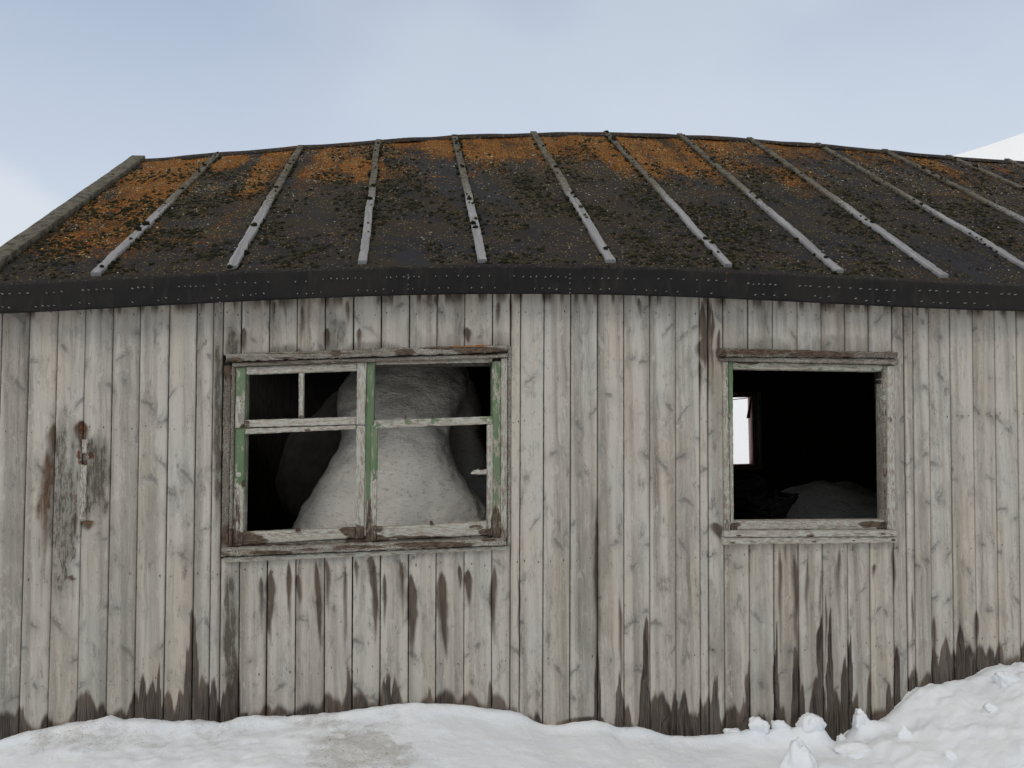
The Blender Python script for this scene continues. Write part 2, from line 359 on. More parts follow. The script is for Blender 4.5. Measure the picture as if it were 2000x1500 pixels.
def box(acc, x0, x1, y0, y1, z0, z1, mi=0, grain='z'):
    v = np.array([(x, y, z) for x in (x0, x1) for y in (y0, y1) for z in (z0, z1)], float)
    f = [(0, 1, 3, 2), (4, 6, 7, 5), (0, 4, 5, 1), (2, 3, 7, 6), (0, 2, 6, 4), (1, 5, 7, 3)]
    g = np.stack([v[:, 0]+v[:, 1], v[:, 2], v[:, 0]*0], -1) if grain == 'z' else np.stack([v[:, 2]+v[:, 1], v[:, 0], v[:, 0]*0], -1)
    acc.add(v, f, g, None, mi)
def prism(acc, pts, a0, a1, axis='y', mi=0):
    """extrude a polygon of (u,v) between a0 and a1; triangles fan"""
    k = len(pts); mk = (lambda u, v, a: (u, a, v)) if axis == 'y' else (lambda u, v, a: (a, u, v))
    v = [mk(u, w_, a0) for u, w_ in pts]+[mk(u, w_, a1) for u, w_ in pts]
    f = [(0, i, i+1, i+1) for i in range(1, k-1)]
    q = [(i, (i+1) % k, (i+1) % k+k, i+k) for i in range(k)]
    acc.add(v, q, mi=mi)
    acc.add(v, [(0, i+1, i) for i in range(1, k-1)]+[(k, k+i, k+i+1) for i in range(1, k-1)], mi=mi)

_ico = {}
def ico(sub):
    if sub not in _ico:
        bm = bmesh.new(); bmesh.ops.create_icosphere(bm, subdivisions=sub, radius=1)
        _ico[sub] = (np.array([v.co[:] for v in bm.verts]), np.array([[v.index for v in f.verts] for f in bm.faces])); bm.free()
    return _ico[sub]
def empty(name, loc, label=None, cat=None, group=None, parent=None):
    o = bpy.data.objects.new(name, None); col.objects.link(o); o.location = loc; o.empty_display_size = .1
    if parent: o.parent = parent
    if label: o['label'] = label; o['category'] = cat
    if group: o['group'] = group
    return o

# ------------------------------------------------------------------ surveyed lines of the hut
def curve(pts, Y, deg=2, lo=-3.2, hi=5.2):
    q = np.array([W(a, b, Y) for a, b in pts]); k = np.polyfit(q[:, 0], q[:, 1], deg); dk = np.polyder(k)
    def f(x):
        x = np.asarray(x, float); xc = np.clip(x, lo, hi)
        return np.polyval(k, xc)+np.polyval(dk, xc)*(x-xc)
    return f
YE, YR, YB = -.12, 2.38, 4.9        # eaves line, ridge line, back wall
XL, XR = -2.17, 7.4                 # ends of the hut
fas_bot = curve([(0, 610), (175, 603), (350, 594), (525, 584), (700, 577), (850, 573), (1000, 571), (1180, 574), (1350, 580), (1510, 586), (1680, 592), (1840, 600), (2000, 607)], YE, 4, -2.1, 3.2)
fas_top = curve([(0, 556), (175, 549), (350, 541), (525, 532), (700, 526), (850, 522), (1000, 521), (1180, 525), (1350, 531), (1510, 536), (1680, 545), (1840, 552), (2000, 560)], YE, 4, -2.1, 3.2)
rid = curve([(270, 314), (420, 305), (588, 290), (738, 277), (888, 268), (1042, 263), (1185, 264), (1330, 268), (1467, 276), (1600, 285), (1730, 297), (1855, 308), (1970, 317)], YR, 4, -2.1, 4.9)
SNOW = [(-300, 1470), (-60, 1452), (0, 1447), (60, 1428), (150, 1411), (190, 1409), (215, 1402), (240, 1410), (300, 1408), (340, 1410), (380, 1407), (430, 1413), (465, 1404), (500, 1398), (530, 1394),
        (570, 1393), (600, 1386), (640, 1382), (700, 1380), (800, 1377), (880, 1374), (920, 1376), (950, 1382), (1000, 1386), (1020, 1392), (1040, 1406), (1060, 1415), (1090, 1417), (1115, 1412), (1160, 1408),
        (1180, 1412), (1200, 1423), (1225, 1421), (1250, 1419), (1270, 1426), (1300, 1436), (1350, 1437), (1420, 1434), (1470, 1432), (1530, 1432), (1600, 1434), (1618, 1446), (1640, 1444), (1660, 1420), (1690, 1412),
        (1720, 1406), (1740, 1394), (1757, 1378), (1780, 1362), (1800, 1350), (1830, 1340), (1870, 1334), (1905, 1325), (1930, 1311), (1960, 1304), (2000, 1300), (2300, 1270), (2800, 1250)]
_sn = np.array([W(a, b, -.02) for a, b in SNOW])
snow_z = lambda x: np.interp(x, _sn[:, 0], _sn[:, 1])

hut = empty('wooden_hut', (0, 0, 0), 'abandoned weathered grey wooden hut with a mossy felt roof and glassless windows', 'hut')

# ------------------------------------------------------------------ stain map of the front wall
PEAKS = [(-20, 60, 40), (10, 45, 26), (38, 52, 16), (90, 36, 9), (165, 46, 22), (200, 22, 12), (236, 30, 14), (262, 60, 12), (280, 95, 7), (296, 80, 14), (311, 112, 5), (328, 58, 10), (352, 66, 9), (364, 110, 8), (377, 160, 9), (398, 66, 14),
         (418, 66, 8), (445, 60, 14), (460, 95, 9), (520, 18, 10), (545, 16, 10), (600, 16, 14), (640, 46, 9), (655, 24, 9), (681, 52, 8), (700, 18, 16), (749, 44, 6), (757, 62, 3), (773, 46, 9), (835, 22, 9), (870, 18, 18), (918, 26, 15), (957, 52, 5), (972, 26, 12), (1050, 20, 6),
         (1166, 190, 6), (1210, 150, 7), (1222, 50, 9), (1258, 175, 9), (1272, 60, 9), (1290, 72, 24), (1318, 82, 9), (1336, 78, 12), (1352, 40, 14), (1368, 90, 6), (1382, 80, 10), (1398, 120, 8), (1420, 60, 8), (1433, 66, 14), (1460, 165, 6), (1452, 70, 10), (1488, 26, 14), (1518, 165, 7), (1530, 60, 8), (1556, 190, 9), (1568, 110, 7),
         (1603, 215, 8), (1592, 100, 8), (1621, 240, 6), (1632, 110, 10), (1650, 160, 8), (1660, 190, 5), (1673, 62, 10), (1698, 200, 5), (1714, 42, 14), (1735, 44, 8), (1752, 84, 7), (1785, 44, 8), (1808, 26, 12), (1825, 66, 6), (1845, 66, 14), (1862, 50, 6), (1875, 84, 8), (1893, 62, 14), (1912, 46, 16), (1938, 34, 16), (1952, 58, 8), (1980, 22, 18), (2000, 34, 10), (2040, 40, 30)]
# streak: x top, y top, x bottom, y bottom, half width, strength wet, strength rust
STREAKS = [(508, 1122, 513, 1240, 4.5, .62, .0), (530, 1112, 526, 1262, 6.5, .95, .2), (562, 1096, 564, 1236, 4.5, .70, .1), (582, 1122, 586, 1186, 5, .9, .1), (618, 1094, 626, 1280, 5.5, .85, .4), (638, 1088, 641, 1215, 5, .62, .0),
           (672, 1092, 676, 1330, 4, .5, .0), (695, 1090, 697, 1160, 4, .55, 0), (727, 1086, 736, 1262, 6.5, .85, .1), (722, 1086, 722, 1120, 6, .7, 0), (749, 1118, 752, 1236, 4, .65, 0), (782, 1090, 788, 1235, 5, .55, 0), (802, 1122, 805, 1292, 8.5, 1.0, .2), (862, 1118, 872, 1292, 9, 1.0, .2),
           (895, 1103, 899, 1158, 4, .8, .0), (914, 1112, 915, 1190, 6, .85, .5), (965, 1104, 964, 1262, 6.5, .72, .1), (1014, 1100, 1014, 1380, 2, .5, 0),
           (1462, 1066, 1464, 1150, 6, .2, .55), (1522, 1062, 1526, 1330, 5.5, .72, .2), (1535, 1060, 1539, 1130, 3, .5, .5), (1552, 1075, 1558, 1330, 8, .74, .3), (1576, 1080, 1577, 1300, 5, .62, 0), (1604, 1105, 1604, 1330, 4, .6, 0), (1612, 1150, 1615, 1420, 3, .7, 0), (1638, 1062, 1641, 1260, 8, .60, .1),
           (1665, 1062, 1665, 1105, 5, .0, .7), (1712, 1062, 1714, 1120, 5, .0, .45), (1708, 1100, 1706, 1136, 5, .75, 0), (1745, 1062, 1747, 1200, 4, .55, .1),
           (1374, 590, 1376, 730, 7, .88, .3), (1384, 575, 1384, 800, 3.5, .75, .2), (1376, 660, 1372, 712, 11, .95, .3), (1390, 590, 1391, 790, 3, .65, 0), (1368, 700, 1368, 800, 4, .5, 0), (1405, 640, 1406, 720, 4, .6, .3), (1392, 1020, 1412, 1062, 12, .7, .2),
           (474, 640, 476, 692, 6, .85, 0), (533, 585, 536, 640, 4, .6, 0), (555, 585, 557, 640, 3, .5, 0), (590, 590, 588, 690, 5, .5, .1), (640, 640, 642, 690, 8, .65, .1), (680, 585, 681, 640, 4, .65, 0), (700, 640, 701, 692, 5, .6, 0), (912, 640, 913, 672, 8, .8, .4), (975, 585, 974, 650, 5, .55, 0), (852, 580, 852, 600, 4, .6, 0),
           (997, 573, 999, 680, 2.5, .6, 0), (1166, 990, 1168, 1420, 5, .58, 0), (1212, 1150, 1211, 1420, 3.5, .5, 0), (1247, 580, 1251, 625, 4, .6, .1), (1260, 1200, 1262, 1330, 5, .62, 0),
           (162, 855, 164, 1060, 9, .50, .5), (160, 820, 162, 900, 12, .75, .7), (170, 1015, 172, 1038, 13, .8, .6), (146, 1000, 150, 1060, 6, .5, .2), (140, 1125, 142, 1137, 10, .5, .8), (100, 905, 92, 960, 8, .3, .75), (92, 870, 80, 1190, 10, .55, .85), (84, 950, 82, 1120, 11, .45, .7), (104, 825, 100, 930, 9, .55, .35),
           (1825, 1200, 1826, 1330, 4, .6, 0), (1906, 1190, 1907, 1300, 6, .65, 0), (1783, 1150, 1784, 1330, 3, .45, 0), (130, 1000, 132, 1200, 14, .1, .1)]
# smudges of mould: x, y, rx, ry, strength
MOULD = [(122, 1000, 44, 230, .85), (60, 1100, 40, 260, .35), (180, 1180, 330, 420, .34), (390, 1250, 50, 260, .4), (125, 850, 40, 60, .6), (188, 940, 34, 130, .95), (427, 820, 12, 260, 1.0), (450, 1240, 18, 180, 1.0), (290, 960, 26, 200, .4), (1160, 1130, 34, 230, .6), (1190, 1060, 26, 110, .35), (1395, 900, 20, 220, .35), (1395, 1250, 20, 150, .5), (1240, 1110, 24, 130, .3),
         (452, 670, 24, 40, .9), (560, 688, 40, 20, .8), (660, 655, 26, 40, .8), (725, 680, 80, 16, .7), (800, 655, 26, 40, .5), (870, 668, 90, 20, .45), (980, 670, 30, 30, .6), (1500, 675, 90, 20, .5), (1640, 672, 90, 22, .55), (1435, 640, 26, 60, .4), (1725, 1040, 20, 30, .3),
         (300, 1330, 60, 90, .35), (450, 1280, 24, 140, .5), (1560, 1330, 120, 110, .45), (1400, 740, 16, 90, .5)]
LICH = [(160, 836, 10, 16, .95), (154, 890, 5, 14, .8), (178, 889, 9, 9, .8), (163, 903, 12, 8, .75), (150, 968, 4, 8, .5), (178, 1020, 7, 5, .65), (148, 985, 5, 22, .45)]

def wall_mask(V):
    px, py = proj(V[:, 0], V[:, 1]*0, V[:, 2]); n = len(V); wet = np.zeros(n); rust = np.zeros(n); mo = np.zeros(n); li = np.zeros(n); soft = np.zeros(n)
    sn = np.interp(px, [a for a, _ in SNOW], [b for _, b in SNOW]); hh = sn-py
    wob = (vnoise(px/5, py/60, 0, 3)-.5)*6
    for x, h, r in PEAKS:
        sel = np.abs(px-x) < r*3
        if not sel.any(): continue
        q = np.abs(px[sel]+wob[sel]-x)/(r*1.2); top = h*np.clip(1-(q*.85)**1.7, 0, 1)*(.88+.24*vnoise(px[sel]/6, x, 0, 13))*(.45+.95*vnoise(np.floor(px[sel]/52.6+.1)*7.31, 0, 0, 15))
        wet[sel] = np.maximum(wet[sel], .62*sst(-20, 12, top-hh[sel])+.38*sst(0, 55, top-hh[sel]))
    wet = np.maximum(wet, sst(16, 2, hh)*sst(.42, .60, vnoise(px/17, 0, 0, 9))*.85*(1-.6*sst(470, 500, px)*sst(1150, 1050, px)))
    for x0, y0, x1, y1, r, a, b in STREAKS:
        if 1500 < x0 < 1730: a *= .72; r *= .8
        t = (py-y0)/(y1-y0); sel = (t > -.08) & (t < 1.05)
        if not sel.any(): continue
        tt = np.clip(t[sel], 0, 1); xc = x0+(x1-x0)*tt+(vnoise(py[sel]/45, x0, 0, 2)-.5)*5
        wd = r*1.45*np.clip(1.05-tt, .05, 1)**.45*(.35+.65*sst(0, .28, tt))*(.75+.5*vnoise(py[sel]/16, x0*.3, 0, 4))
        k = np.exp(-1.1*((px[sel]-xc)/wd)**2)*sst(-.08, .14, t[sel])*np.clip(1.05-tt, 0, 1)**.55
        soft[sel] = np.maximum(soft[sel], k*a*1.45); rust[sel] = np.maximum(rust[sel], k*b*.9)
    for x, y, rx, ry, a in MOULD:
        d = ((px-x)/rx)**2+((py-y)/ry)**2; mo = np.maximum(mo, a*sst(1.2, .1, d+(vnoise(px/9, py/30, 0, 6)-.5)*.7))
    for x, y, rx, ry, a in LICH:
        d = ((px-x)/rx)**2+((py-y)/ry)**2; li = np.maximum(li, a*sst(1.3, .3, d))
    # bleed under the eaves
    ev = np.interp(px, [0, 500, 1000, 1500, 2000], [608, 586, 573, 586, 606])
    k = sst(34, 0, py-ev)*sst(.35, .8, vnoise(px/9, 0, 0, 12)); soft = np.maximum(soft, .62*k); mo = np.maximum(mo, .3*sst(60, 0, py-ev))
    return np.stack([wet, rust, mo, li, soft], -1)

# ------------------------------------------------------------------ front wall boards
def seamx(pxt, pxb, yt=600, yb=1395):
    a = W(pxt, yt); b = W(pxb, yb); return lambda z: a[0]+(b[0]-a[0])*(a[1]-z)/(a[1]-b[1])
wall = Acc()
def zt(x): return float(fas_bot(x))+.035
def strip_boards(seams, top, bot, gap=.0046, yoff=0.0, sd0=0, m=wall_mask, rag=0):
    for i in range(len(seams)-1):
        a, b = seams[i], seams[i+1]
        xa, xb = a(1.2), b(1.2)
        t0 = top if not callable(top) else top((xa+xb)/2)
        b0 = bot if not callable(bot) else bot((xa+xb)/2)
        tl = top(a(2)) if callable(top) else t0; tr_ = top(b(2)) if callable(top) else t0
        bl = bot(a(.1)) if callable(bot) else b0; br = bot(b(.1)) if callable(bot) else b0
        g = gap/2*(.5+1.1*random.random())
        yo = yoff+random.uniform(-.003, .003)
        c = [(a(tl)+g, tl), (b(tr_)-g, tr_), (b(br)-g, br), (a(bl)+g, bl)]
        plank(wall, c, yo, yo+.018, 'z', (.007, .012), .0032, .0045, .0022, .0005, m, rag=rag)
    for s_i, a in enumerate(seams[:-1]):           # nails, two to a board at each rail
        b = seams[s_i+1]
        for rz in (1.475, .785, .30, 2.02):
            for fr in (.22, .78):
                x = a(rz)+(b(rz)-a(rz))*(fr+random.uniform(-.05, .05)); z = rz+random.uniform(-.012, .012)
                T0 = top(x) if callable(top) else top; B0 = bot(x) if callable(bot) else bot
                if B0+.02 < z < T0-.02 and random.random() < .8:
                    r_ = random.uniform(.0016, .0026); k = np.arange(6)*math.pi/3
                    v = np.stack([x+np.cos(k)*r_, np.full(6, yoff-.0032), z+np.sin(k)*r_*random.uniform(1.2, 2.8)], -1)
                    wall.add(v, [[0, 1, 2], [0, 2, 3], [0, 3, 4], [0, 4, 5]], mi=1)
base = lambda x: float(snow_z(x))-.12
left = [(-110, -135), (-50, -75), (5, -18), (59, 37), (114, 93), (168, 150), (221, 206), (275, 262), (331, 318), (385, 374), (418, 408)]
strip_boards([seamx(*q) for q in left], zt, base)
strip_boards([seamx(418, 408), seamx(436, 427)], zt, base, yoff=-.006)
mid = [(998, 996), (1017, 1014), (1063, 1060), (1115, 1113), (1167, 1167), (1218, 1219), (1269, 1270), (1319, 1321), (1366, 1369), (1382, 1386), (1412, 1417)]
strip_boards([seamx(*q) for q in mid], zt, base)
right = [(1742, 1748), (1765, 1776), (1783, 1790), (1813, 1822), (1855, 1866), (1899, 1910), (1942, 1954), (1985, 1997), (2030, 2042), (2074, 2087), (2118, 2132), (2162, 2177)]
strip_boards([seamx(*q) for q in right], zt, base)
# boards past the right edge of the picture
xs = np.arange(seamx(2162, 2177)(1.2), XR+.05, .118)
strip_boards([(lambda z, v=v: v) for v in xs], zt, lambda x: float(snow_z(x))-.3)
# over and under the windows
topL = [(436, 427), (472, 462), (527, 519), (581, 576), (635, 633), (691, 687), (745, 742), (800, 797), (854, 851), (908, 906), (962, 960), (998, 996)]
def line(p, q, Y=0.0):
    a, b = W(*p, Y), W(*q, Y); return lambda x: a[1]+(b[1]-a[1])*(x-a[0])/(b[0]-a[0])
strip_boards([seamx(*q) for q in topL], zt, line((440, 694), (990, 677)), rag=.006)
botL = [(427, 427)] + topL[1:]
strip_boards([seamx(436, 427), seamx(472, 465)], line((431, 1092), (989, 1066)), base, yoff=.006)
strip_boards([seamx(*q) for q in [(470, 465)]+topL[2:]], line((431, 1092), (989, 1066)), base, yoff=.002)
topR = [(1412, 1417), (1461, 1465), (1509, 1514), (1557, 1562), (1604, 1610), (1650, 1659), (1696, 1703), (1742, 1748)]
strip_boards([seamx(*q) for q in topR], zt, line((1404, 684), (1753, 693)), yoff=.001)
strip_boards([seamx(*q) for q in topR], line((1415, 1058), (1753, 1055)), base, yoff=.002)
wall_o = wall.build('wall', [WOOD, NAIL], hut)

# sheathing behind the boards, with the window holes
hL = (W(462, 720), W(975, 1050)); hR = (W(1424, 722), W(1730, 1030))
sh = Acc()
ztop = 2.04
def hole_wall(acc, x0, x1, y0, y1, z0, z1, holes):
    x = x0
    for (a, b, c, d) in sorted(holes):     # xa xb zc zd
        box(acc, x, a, y0, y1, z0, z1); box(acc, a, b, y0, y1, z0, c); box(acc, a, b, y0, y1, d, z1); x = b
    box(acc, x, x1, y0, y1, z0, z1)
HLx0, HLx1, HLz0, HLz1 = W(464, 900)[0], W(972, 900)[0], W(700, 1052)[1], W(700, 716)[1]
HRx0, HRx1, HRz0, HRz1 = W(1424, 900)[0], W(1731, 900)[0], W(1570, 1032)[1], W(1570, 712)[1]
hole_wall(sh, XL, XR, .022, .095, -.9, ztop, [(HLx0, HLx1, HLz0, HLz1), (HRx0, HRx1, HRz0, HRz1)])
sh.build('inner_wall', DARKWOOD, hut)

# ------------------------------------------------------------------ joinery helpers
def jmask(green=.5, dirt=.2, rots=(), lich=()):
    def f(V):
        px, py = proj(V[:, 0], V[:, 1], V[:, 2]); r = np.zeros(len(V)); l = np.zeros(len(V))
        for x, y, rx, ry, a in rots: r = np.maximum(r, a*sst(1.5, .2, ((px-x)/rx)**2+((py-y)/ry)**2))
        for x, y, rx, ry, a in lich: l = np.maximum(l, a*sst(1.4, .2, ((px-x)/rx)**2+((py-y)/ry)**2))
        wv = (fbm(px/9, py/9, 0, 17, 3)-.5)*70
        g = green(px, py+wv) if callable(green) else np.full(len(V), green)
        g = g+.5*(fbm(px/25, py/25, 0, 19, 3)-.5)
        return np.stack([r, g, np.full(len(V), dirt), l], -1)
    return f
def bar(acc, pts, yf, yb, along, **k):
    """pts: TL,TR,BR,BL as photograph pixels measured on the face"""
    plank(acc, [W(a, b, yf) for a, b in pts], yf, yb, along, k.pop('step', (.005, .010)), k.pop('inset', .0025), k.pop('drop', .003), k.pop('warp', .001), k.pop('jit', .0012), **k)

# ---- left window: frame > casing, lintel, sill, sashes, muntin ...
RL = [(470, 1062, 60, 26, .9), (452, 1045, 16, 14, 1.0), (716, 1056, 46, 16, .95), (690, 1036, 30, 14, .8), (722, 1020, 8, 60, .6), (968, 1045, 26, 16, .9), (968, 1015, 12, 34, .6), (955, 1040, 26, 10, .6), (980, 1030, 10, 40, .6), (462, 1015, 9, 60, .5), (738, 1032, 16, 10, .6), (820, 1050, 90, 5, .6), (600, 1066, 120, 6, .6)]
a = Acc()
gr = lambda v: (lambda px, py: v-.35*sst(940, 1040, py))
bar(a, [(459.5, 716), (480, 716), (474, 1066), (453.5, 1068)], -.004, .10, 'z', mask=jmask(gr(.62), .15, RL))            # left jamb
bar(a, [(962, 706), (979, 705), (978, 1052), (962, 1052)], -.006, .10, 'z', mask=jmask(gr(.68), .12, RL))               # right jamb
bar(a, [(716, 707), (732, 707), (726, 1060), (713.5, 1060)], -.003, .10, 'z', mask=jmask(gr(.85), .05, RL))            # mullion
bar(a, [(480.4, 709), (715.6, 705), (715.6, 715), (480.4, 719)], .001, .10, 'x', mask=jmask(.35, .3, RL))
bar(a, [(732.4, 706), (961.6, 699), (961.6, 707.5), (732.4, 712.5)], .012, .10, 'x', mask=jmask(.25, .3, RL))
bar(a, [(476, 1058), (961, 1046), (961, 1056), (476, 1070)], .006, .10, 'x', mask=jmask(.1, .5, RL))
win = a.build('window', PAINT, hut)
win['label'] = 'wide left window of four lights with flaking green paint'
a = Acc()
bar(a, [(437, 714), (452, 714), (446, 1073), (432, 1074)], -.010, .02, 'z', mask=jmask(-.3, .66, [(445, 1045, 22, 22, 1), (445, 700, 20, 60, .6)]), step=(.004, .008))
bar(a, [(452.4, 715), (459, 715), (453, 1068), (446.4, 1070)], -.018, .02, 'z', mask=jmask(-.3, .6, RL), step=(.004, .008))
a.build('casing', PAINT, win)
a = Acc()
bar(a, [(979.4, 700), (991, 699), (990, 1052), (978.4, 1052)], -.016, .02, 'z', mask=jmask(-.1, .28, [(985, 1040, 14, 30, .5)]))
bar(a, [(991.4, 676), (998, 676), (997.5, 1066), (990.8, 1066)], -.005, .02, 'z', mask=jmask(-.5, .5, []))
a.build('casing', PAINT, win)
a = Acc()
LR = [(620, 690, 190, 3, .5), (560, 700, 30, 4, .6), (790, 688, 24, 9, .75), (940, 685, 60, 8, .9), (460, 704, 26, 8, .6), (900, 680, 90, 4, .9), (656, 690, 12, 9, .7)]
bar(a, [(440, 691), (990, 673), (991, 687), (441, 706)], -.040, .02, 'x', mask=jmask(-.2, .54, LR, [(893, 675, 28, 3.5, .9), (935, 674, 24, 3.5, 1.0)]), warp=.004, jit=.003)
bar(a, [(453, 708), (992, 690), (992, 697.5), (453, 716)], -.026, .02, 'x', mask=jmask(-.3, .6, LR+[(600, 708, 200, 4, .5), (940, 693, 60, 3, .6)]), warp=.002)
a.build('lintel', PAINT, win)
a = Acc()
SR = [(850, 1064, 90, 7, .85), (530, 1080, 50, 6, .85), (700, 1068, 60, 5, .7), (640, 1073, 90, 4, .5), (955, 1055, 20, 4, .7), (440, 1080, 14, 10, .5)]
bar(a, [(431, 1072), (989.5, 1052), (989.5, 1065), (432, 1087)], -.050, .02, 'x', mask=jmask(.14, .56, SR), warp=.004, jit=.003)
bar(a, [(436, 1089), (989, 1066.5), (989, 1074), (436, 1099)], -.026, .02, 'x', mask=jmask(.02, .25, []), warp=.002)
a.build('sill', PAINT, win)
# upper left sash with its muntin
a = Acc()
bar(a, [(461, 718), (480.5, 717), (476, 835), (458.5, 836)], -.012, .035, 'z', mask=jmask(lambda px, py: np.where((py < 770), .75, -.1), .15, [(474, 838, 8, 10, .9)]))
bar(a, [(697.5, 708), (716, 707), (713, 829), (696, 829.5)], -.012, .035, 'z', mask=jmask(.15, .1, []))
bar(a, [(480.9, 717), (697.2, 708.4), (697.2, 724), (481, 731.5)], -.010, .035, 'x', mask=jmask(.22, .18, []))
bar(a, [(477, 820.5), (696, 814), (696, 829), (476.6, 835)], -.010, .035, 'x', mask=jmask(.18, .10, [(480, 828, 10, 10, .6)]))
sash = a.build('sash', PAINT, win)
a = Acc(); bar(a, [(583.5, 727), (593.5, 726.5), (592, 817), (583, 817.5)], -.006, .03, 'z', mask=jmask(-.4, .08, [(588, 815, 6, 5, .8)]))
a.build('muntin', PAINT, win)
# lower left casement
a = Acc()
bar(a, [(459.5, 838), (478, 837.5), (474, 1060), (454, 1062)], -.008, .035, 'z', mask=jmask(lambda px, py: np.where(py < 940, .85, -.05), .12, RL+[(474, 945, 4, 6, .9)]))
bar(a, [(696, 831), (714, 831), (711, 1052), (694, 1053)], -.009, .035, 'z', mask=jmask(.06, .1, RL))
bar(a, [(478.4, 837), (695.6, 830.6), (695.6, 838), (478.2, 848.5)], -.006, .035, 'x', mask=jmask(.12, .12, [(600, 840, 8, 3, .7)]))
bar(a, [(474.4, 1040), (693.6, 1031), (693.6, 1051), (474.4, 1064)], -.006, .035, 'x', mask=jmask(.10, .06, RL+[(480, 1050, 22, 14, .8)]))
a.build('sash', PAINT, win)
# lower right casement, with a broken glazing bar stub
a = Acc()
bar(a, [(725, 829), (738, 829), (735, 1056), (722, 1057)], -.010, .035, 'z', mask=jmask(lambda px, py: np.where(py < 930, .75, -.1), .1, RL))
bar(a, [(952, 829), (963.5, 828), (962, 1046), (951.5, 1047)], -.010, .035, 'z', mask=jmask(-.15, .05, RL))
bar(a, [(730, 821), (962, 813), (962, 828), (730, 837)], -.013, .035, 'x', mask=jmask(lambda px, py: .55-.9*sst(824, 828, py+(px-730)*.035), .05, [(842, 832, 12, 3, .8)]))
bar(a, [(735.4, 1030), (951.2, 1018.5), (951.2, 1045), (735.4, 1056)], -.007, .035, 'x', mask=jmask(-.4, .05, RL+[(930, 1030, 20, 6, .6)]))
a.build('sash', PAINT, win)
a = Acc(); bar(a, [(926, 918.5), (952, 918), (952, 927), (922, 926)], -.012, .012, 'x', mask=jmask(-.6, .0, []), jit=.004, rag=.004)
a.build('muntin', PAINT, win)['label'] = 'broken stub of a glazing bar'
# iron catches on the rails
def small_iron(name, px, py, wpx, hpx, parent, yf=-.02, th=.012):
    b = Acc(); x0, z0 = W(px-wpx/2, py+hpx/2, yf); x1, z1 = W(px+wpx/2, py-hpx/2, yf)
    prism(b, [(x0, z0), (x1, z0), (x1-(x1-x0)*.2, z1*.6+z0*.4), (x1-(x1-x0)*.35, z1), (x0+(x1-x0)*.1, z1)], yf, yf+th)
    return b.build(name, IRON, parent)
small_iron('catch', 582, 1035, 11, 6, win); small_iron('catch', 843, 1021, 8, 7, win); small_iron('catch', 792, 814, 4, 8, win); small_iron('catch', 845, 812, 4, 8, win)
small_iron('hinge', 476, 945, 5, 12, win)

# ---- right window
a = Acc()
RR_ = [(1432, 1032, 10, 12, .8), (1725, 1030, 14, 12, .95), (1728, 880, 5, 160, .35), (1700, 1024, 30, 8, .7), (1440, 1024, 10, 5, .7)]
bar(a, [(1422, 706), (1431.5, 706), (1433.5, 1036), (1427, 1036)], -.002, .10, 'z', mask=jmask(lambda px, py: np.where(py < 815, .85, -.35), .12, RR_))
bar(a, [(1725.5, 713), (1734.2, 713), (1735.2, 1035), (1729, 1035)], .002, .078, 'z', mask=jmask(-.2, .5, RR_+[(1731, 900, 8, 140, .5)]))
bar(a, [(1431.8, 707), (1725.2, 713), (1725.2, 725), (1431.8, 720)], .002, .10, 'x', mask=jmask(.38, .1, [(1460, 708, 30, 5, .8)]))
bar(a, [(1433.8, 1018), (1728.6, 1016), (1728.6, 1034), (1433.8, 1035)], .004, .078, 'x', mask=jmask(-.3, .3, RR_))
winR = a.build('window', PAINT, hut); winR['label'] = 'square right window, empty, pale worn frame'
a = Acc(); bar(a, [(1413, 706), (1421.7, 706), (1426.6, 1037), (1416.5, 1037)], -.018, .02, 'z', mask=jmask(-.05, .3, [(1420, 1025, 8, 14, .5)]))
a.build('casing', PAINT, winR)
a = Acc(); bar(a, [(1734.4, 714), (1747.5, 714), (1750, 1036), (1735.4, 1036)], -.014, .02, 'z', mask=jmask(.06, .12, [(1738, 820, 6, 10, .5)]))
a.build('casing', PAINT, winR)
a = Acc(); RT = [(1480, 688, 80, 8, .65), (1600, 692, 70, 7, .75), (1560, 684, 30, 4, .8), (1410, 690, 12, 14, .7), (1650, 695, 20, 6, .8)]
bar(a, [(1403.5, 680), (1753, 688), (1753, 699), (1404, 696)], -.042, .02, 'x', mask=jmask(-.5, .75, RT), warp=.004, jit=.003)
bar(a, [(1406, 697.5), (1755, 700.5), (1755, 712), (1407, 705)], -.028, .02, 'x', mask=jmask(-.25, .6, RT), warp=.003, jit=.002)
a.build('lintel', PAINT, winR)
a = Acc()
bar(a, [(1416, 1037.5), (1751, 1036.5), (1752, 1048), (1415, 1049)], -.044, .02, 'x', mask=jmask(-.35, .12, [(1443, 1046, 7, 2.5, .8), (1583, 1046, 9, 3, .9), (1725, 1043, 7, 2.5, .7)]), warp=.003)
bar(a, [(1414, 1050), (1753, 1048.6), (1753, 1060), (1414, 1064)], -.036, .02, 'x', mask=jmask(.10, .15, [(1430, 1060, 7, 2.5, .7), (1590, 1058, 6, 2.5, .8), (1668, 1056, 5, 2.5, .8), (1745, 1055, 6, 3, .7)]), warp=.003)
a.build('sill', PAINT, winR)

# ---- broken lichen-crusted batten stub nailed to the left boards
a = Acc()
bar(a, [(157, 909), (169, 909), (166, 1017), (155, 1017)], -.014, .0, 'z', mask=jmask(-.8, .02, [(168, 960, 3, 60, .4)]), rag=.01, jit=.003)
bar(a, [(161, 858), (171, 858), (170, 885), (160, 885)], -.014, .0, 'z', mask=jmask(-.8, .02, []), rag=.014, jit=.003)
a.build('nailed_strip', PAINT, hut)['label'] = 'pale broken wooden strip nailed to the left boards'

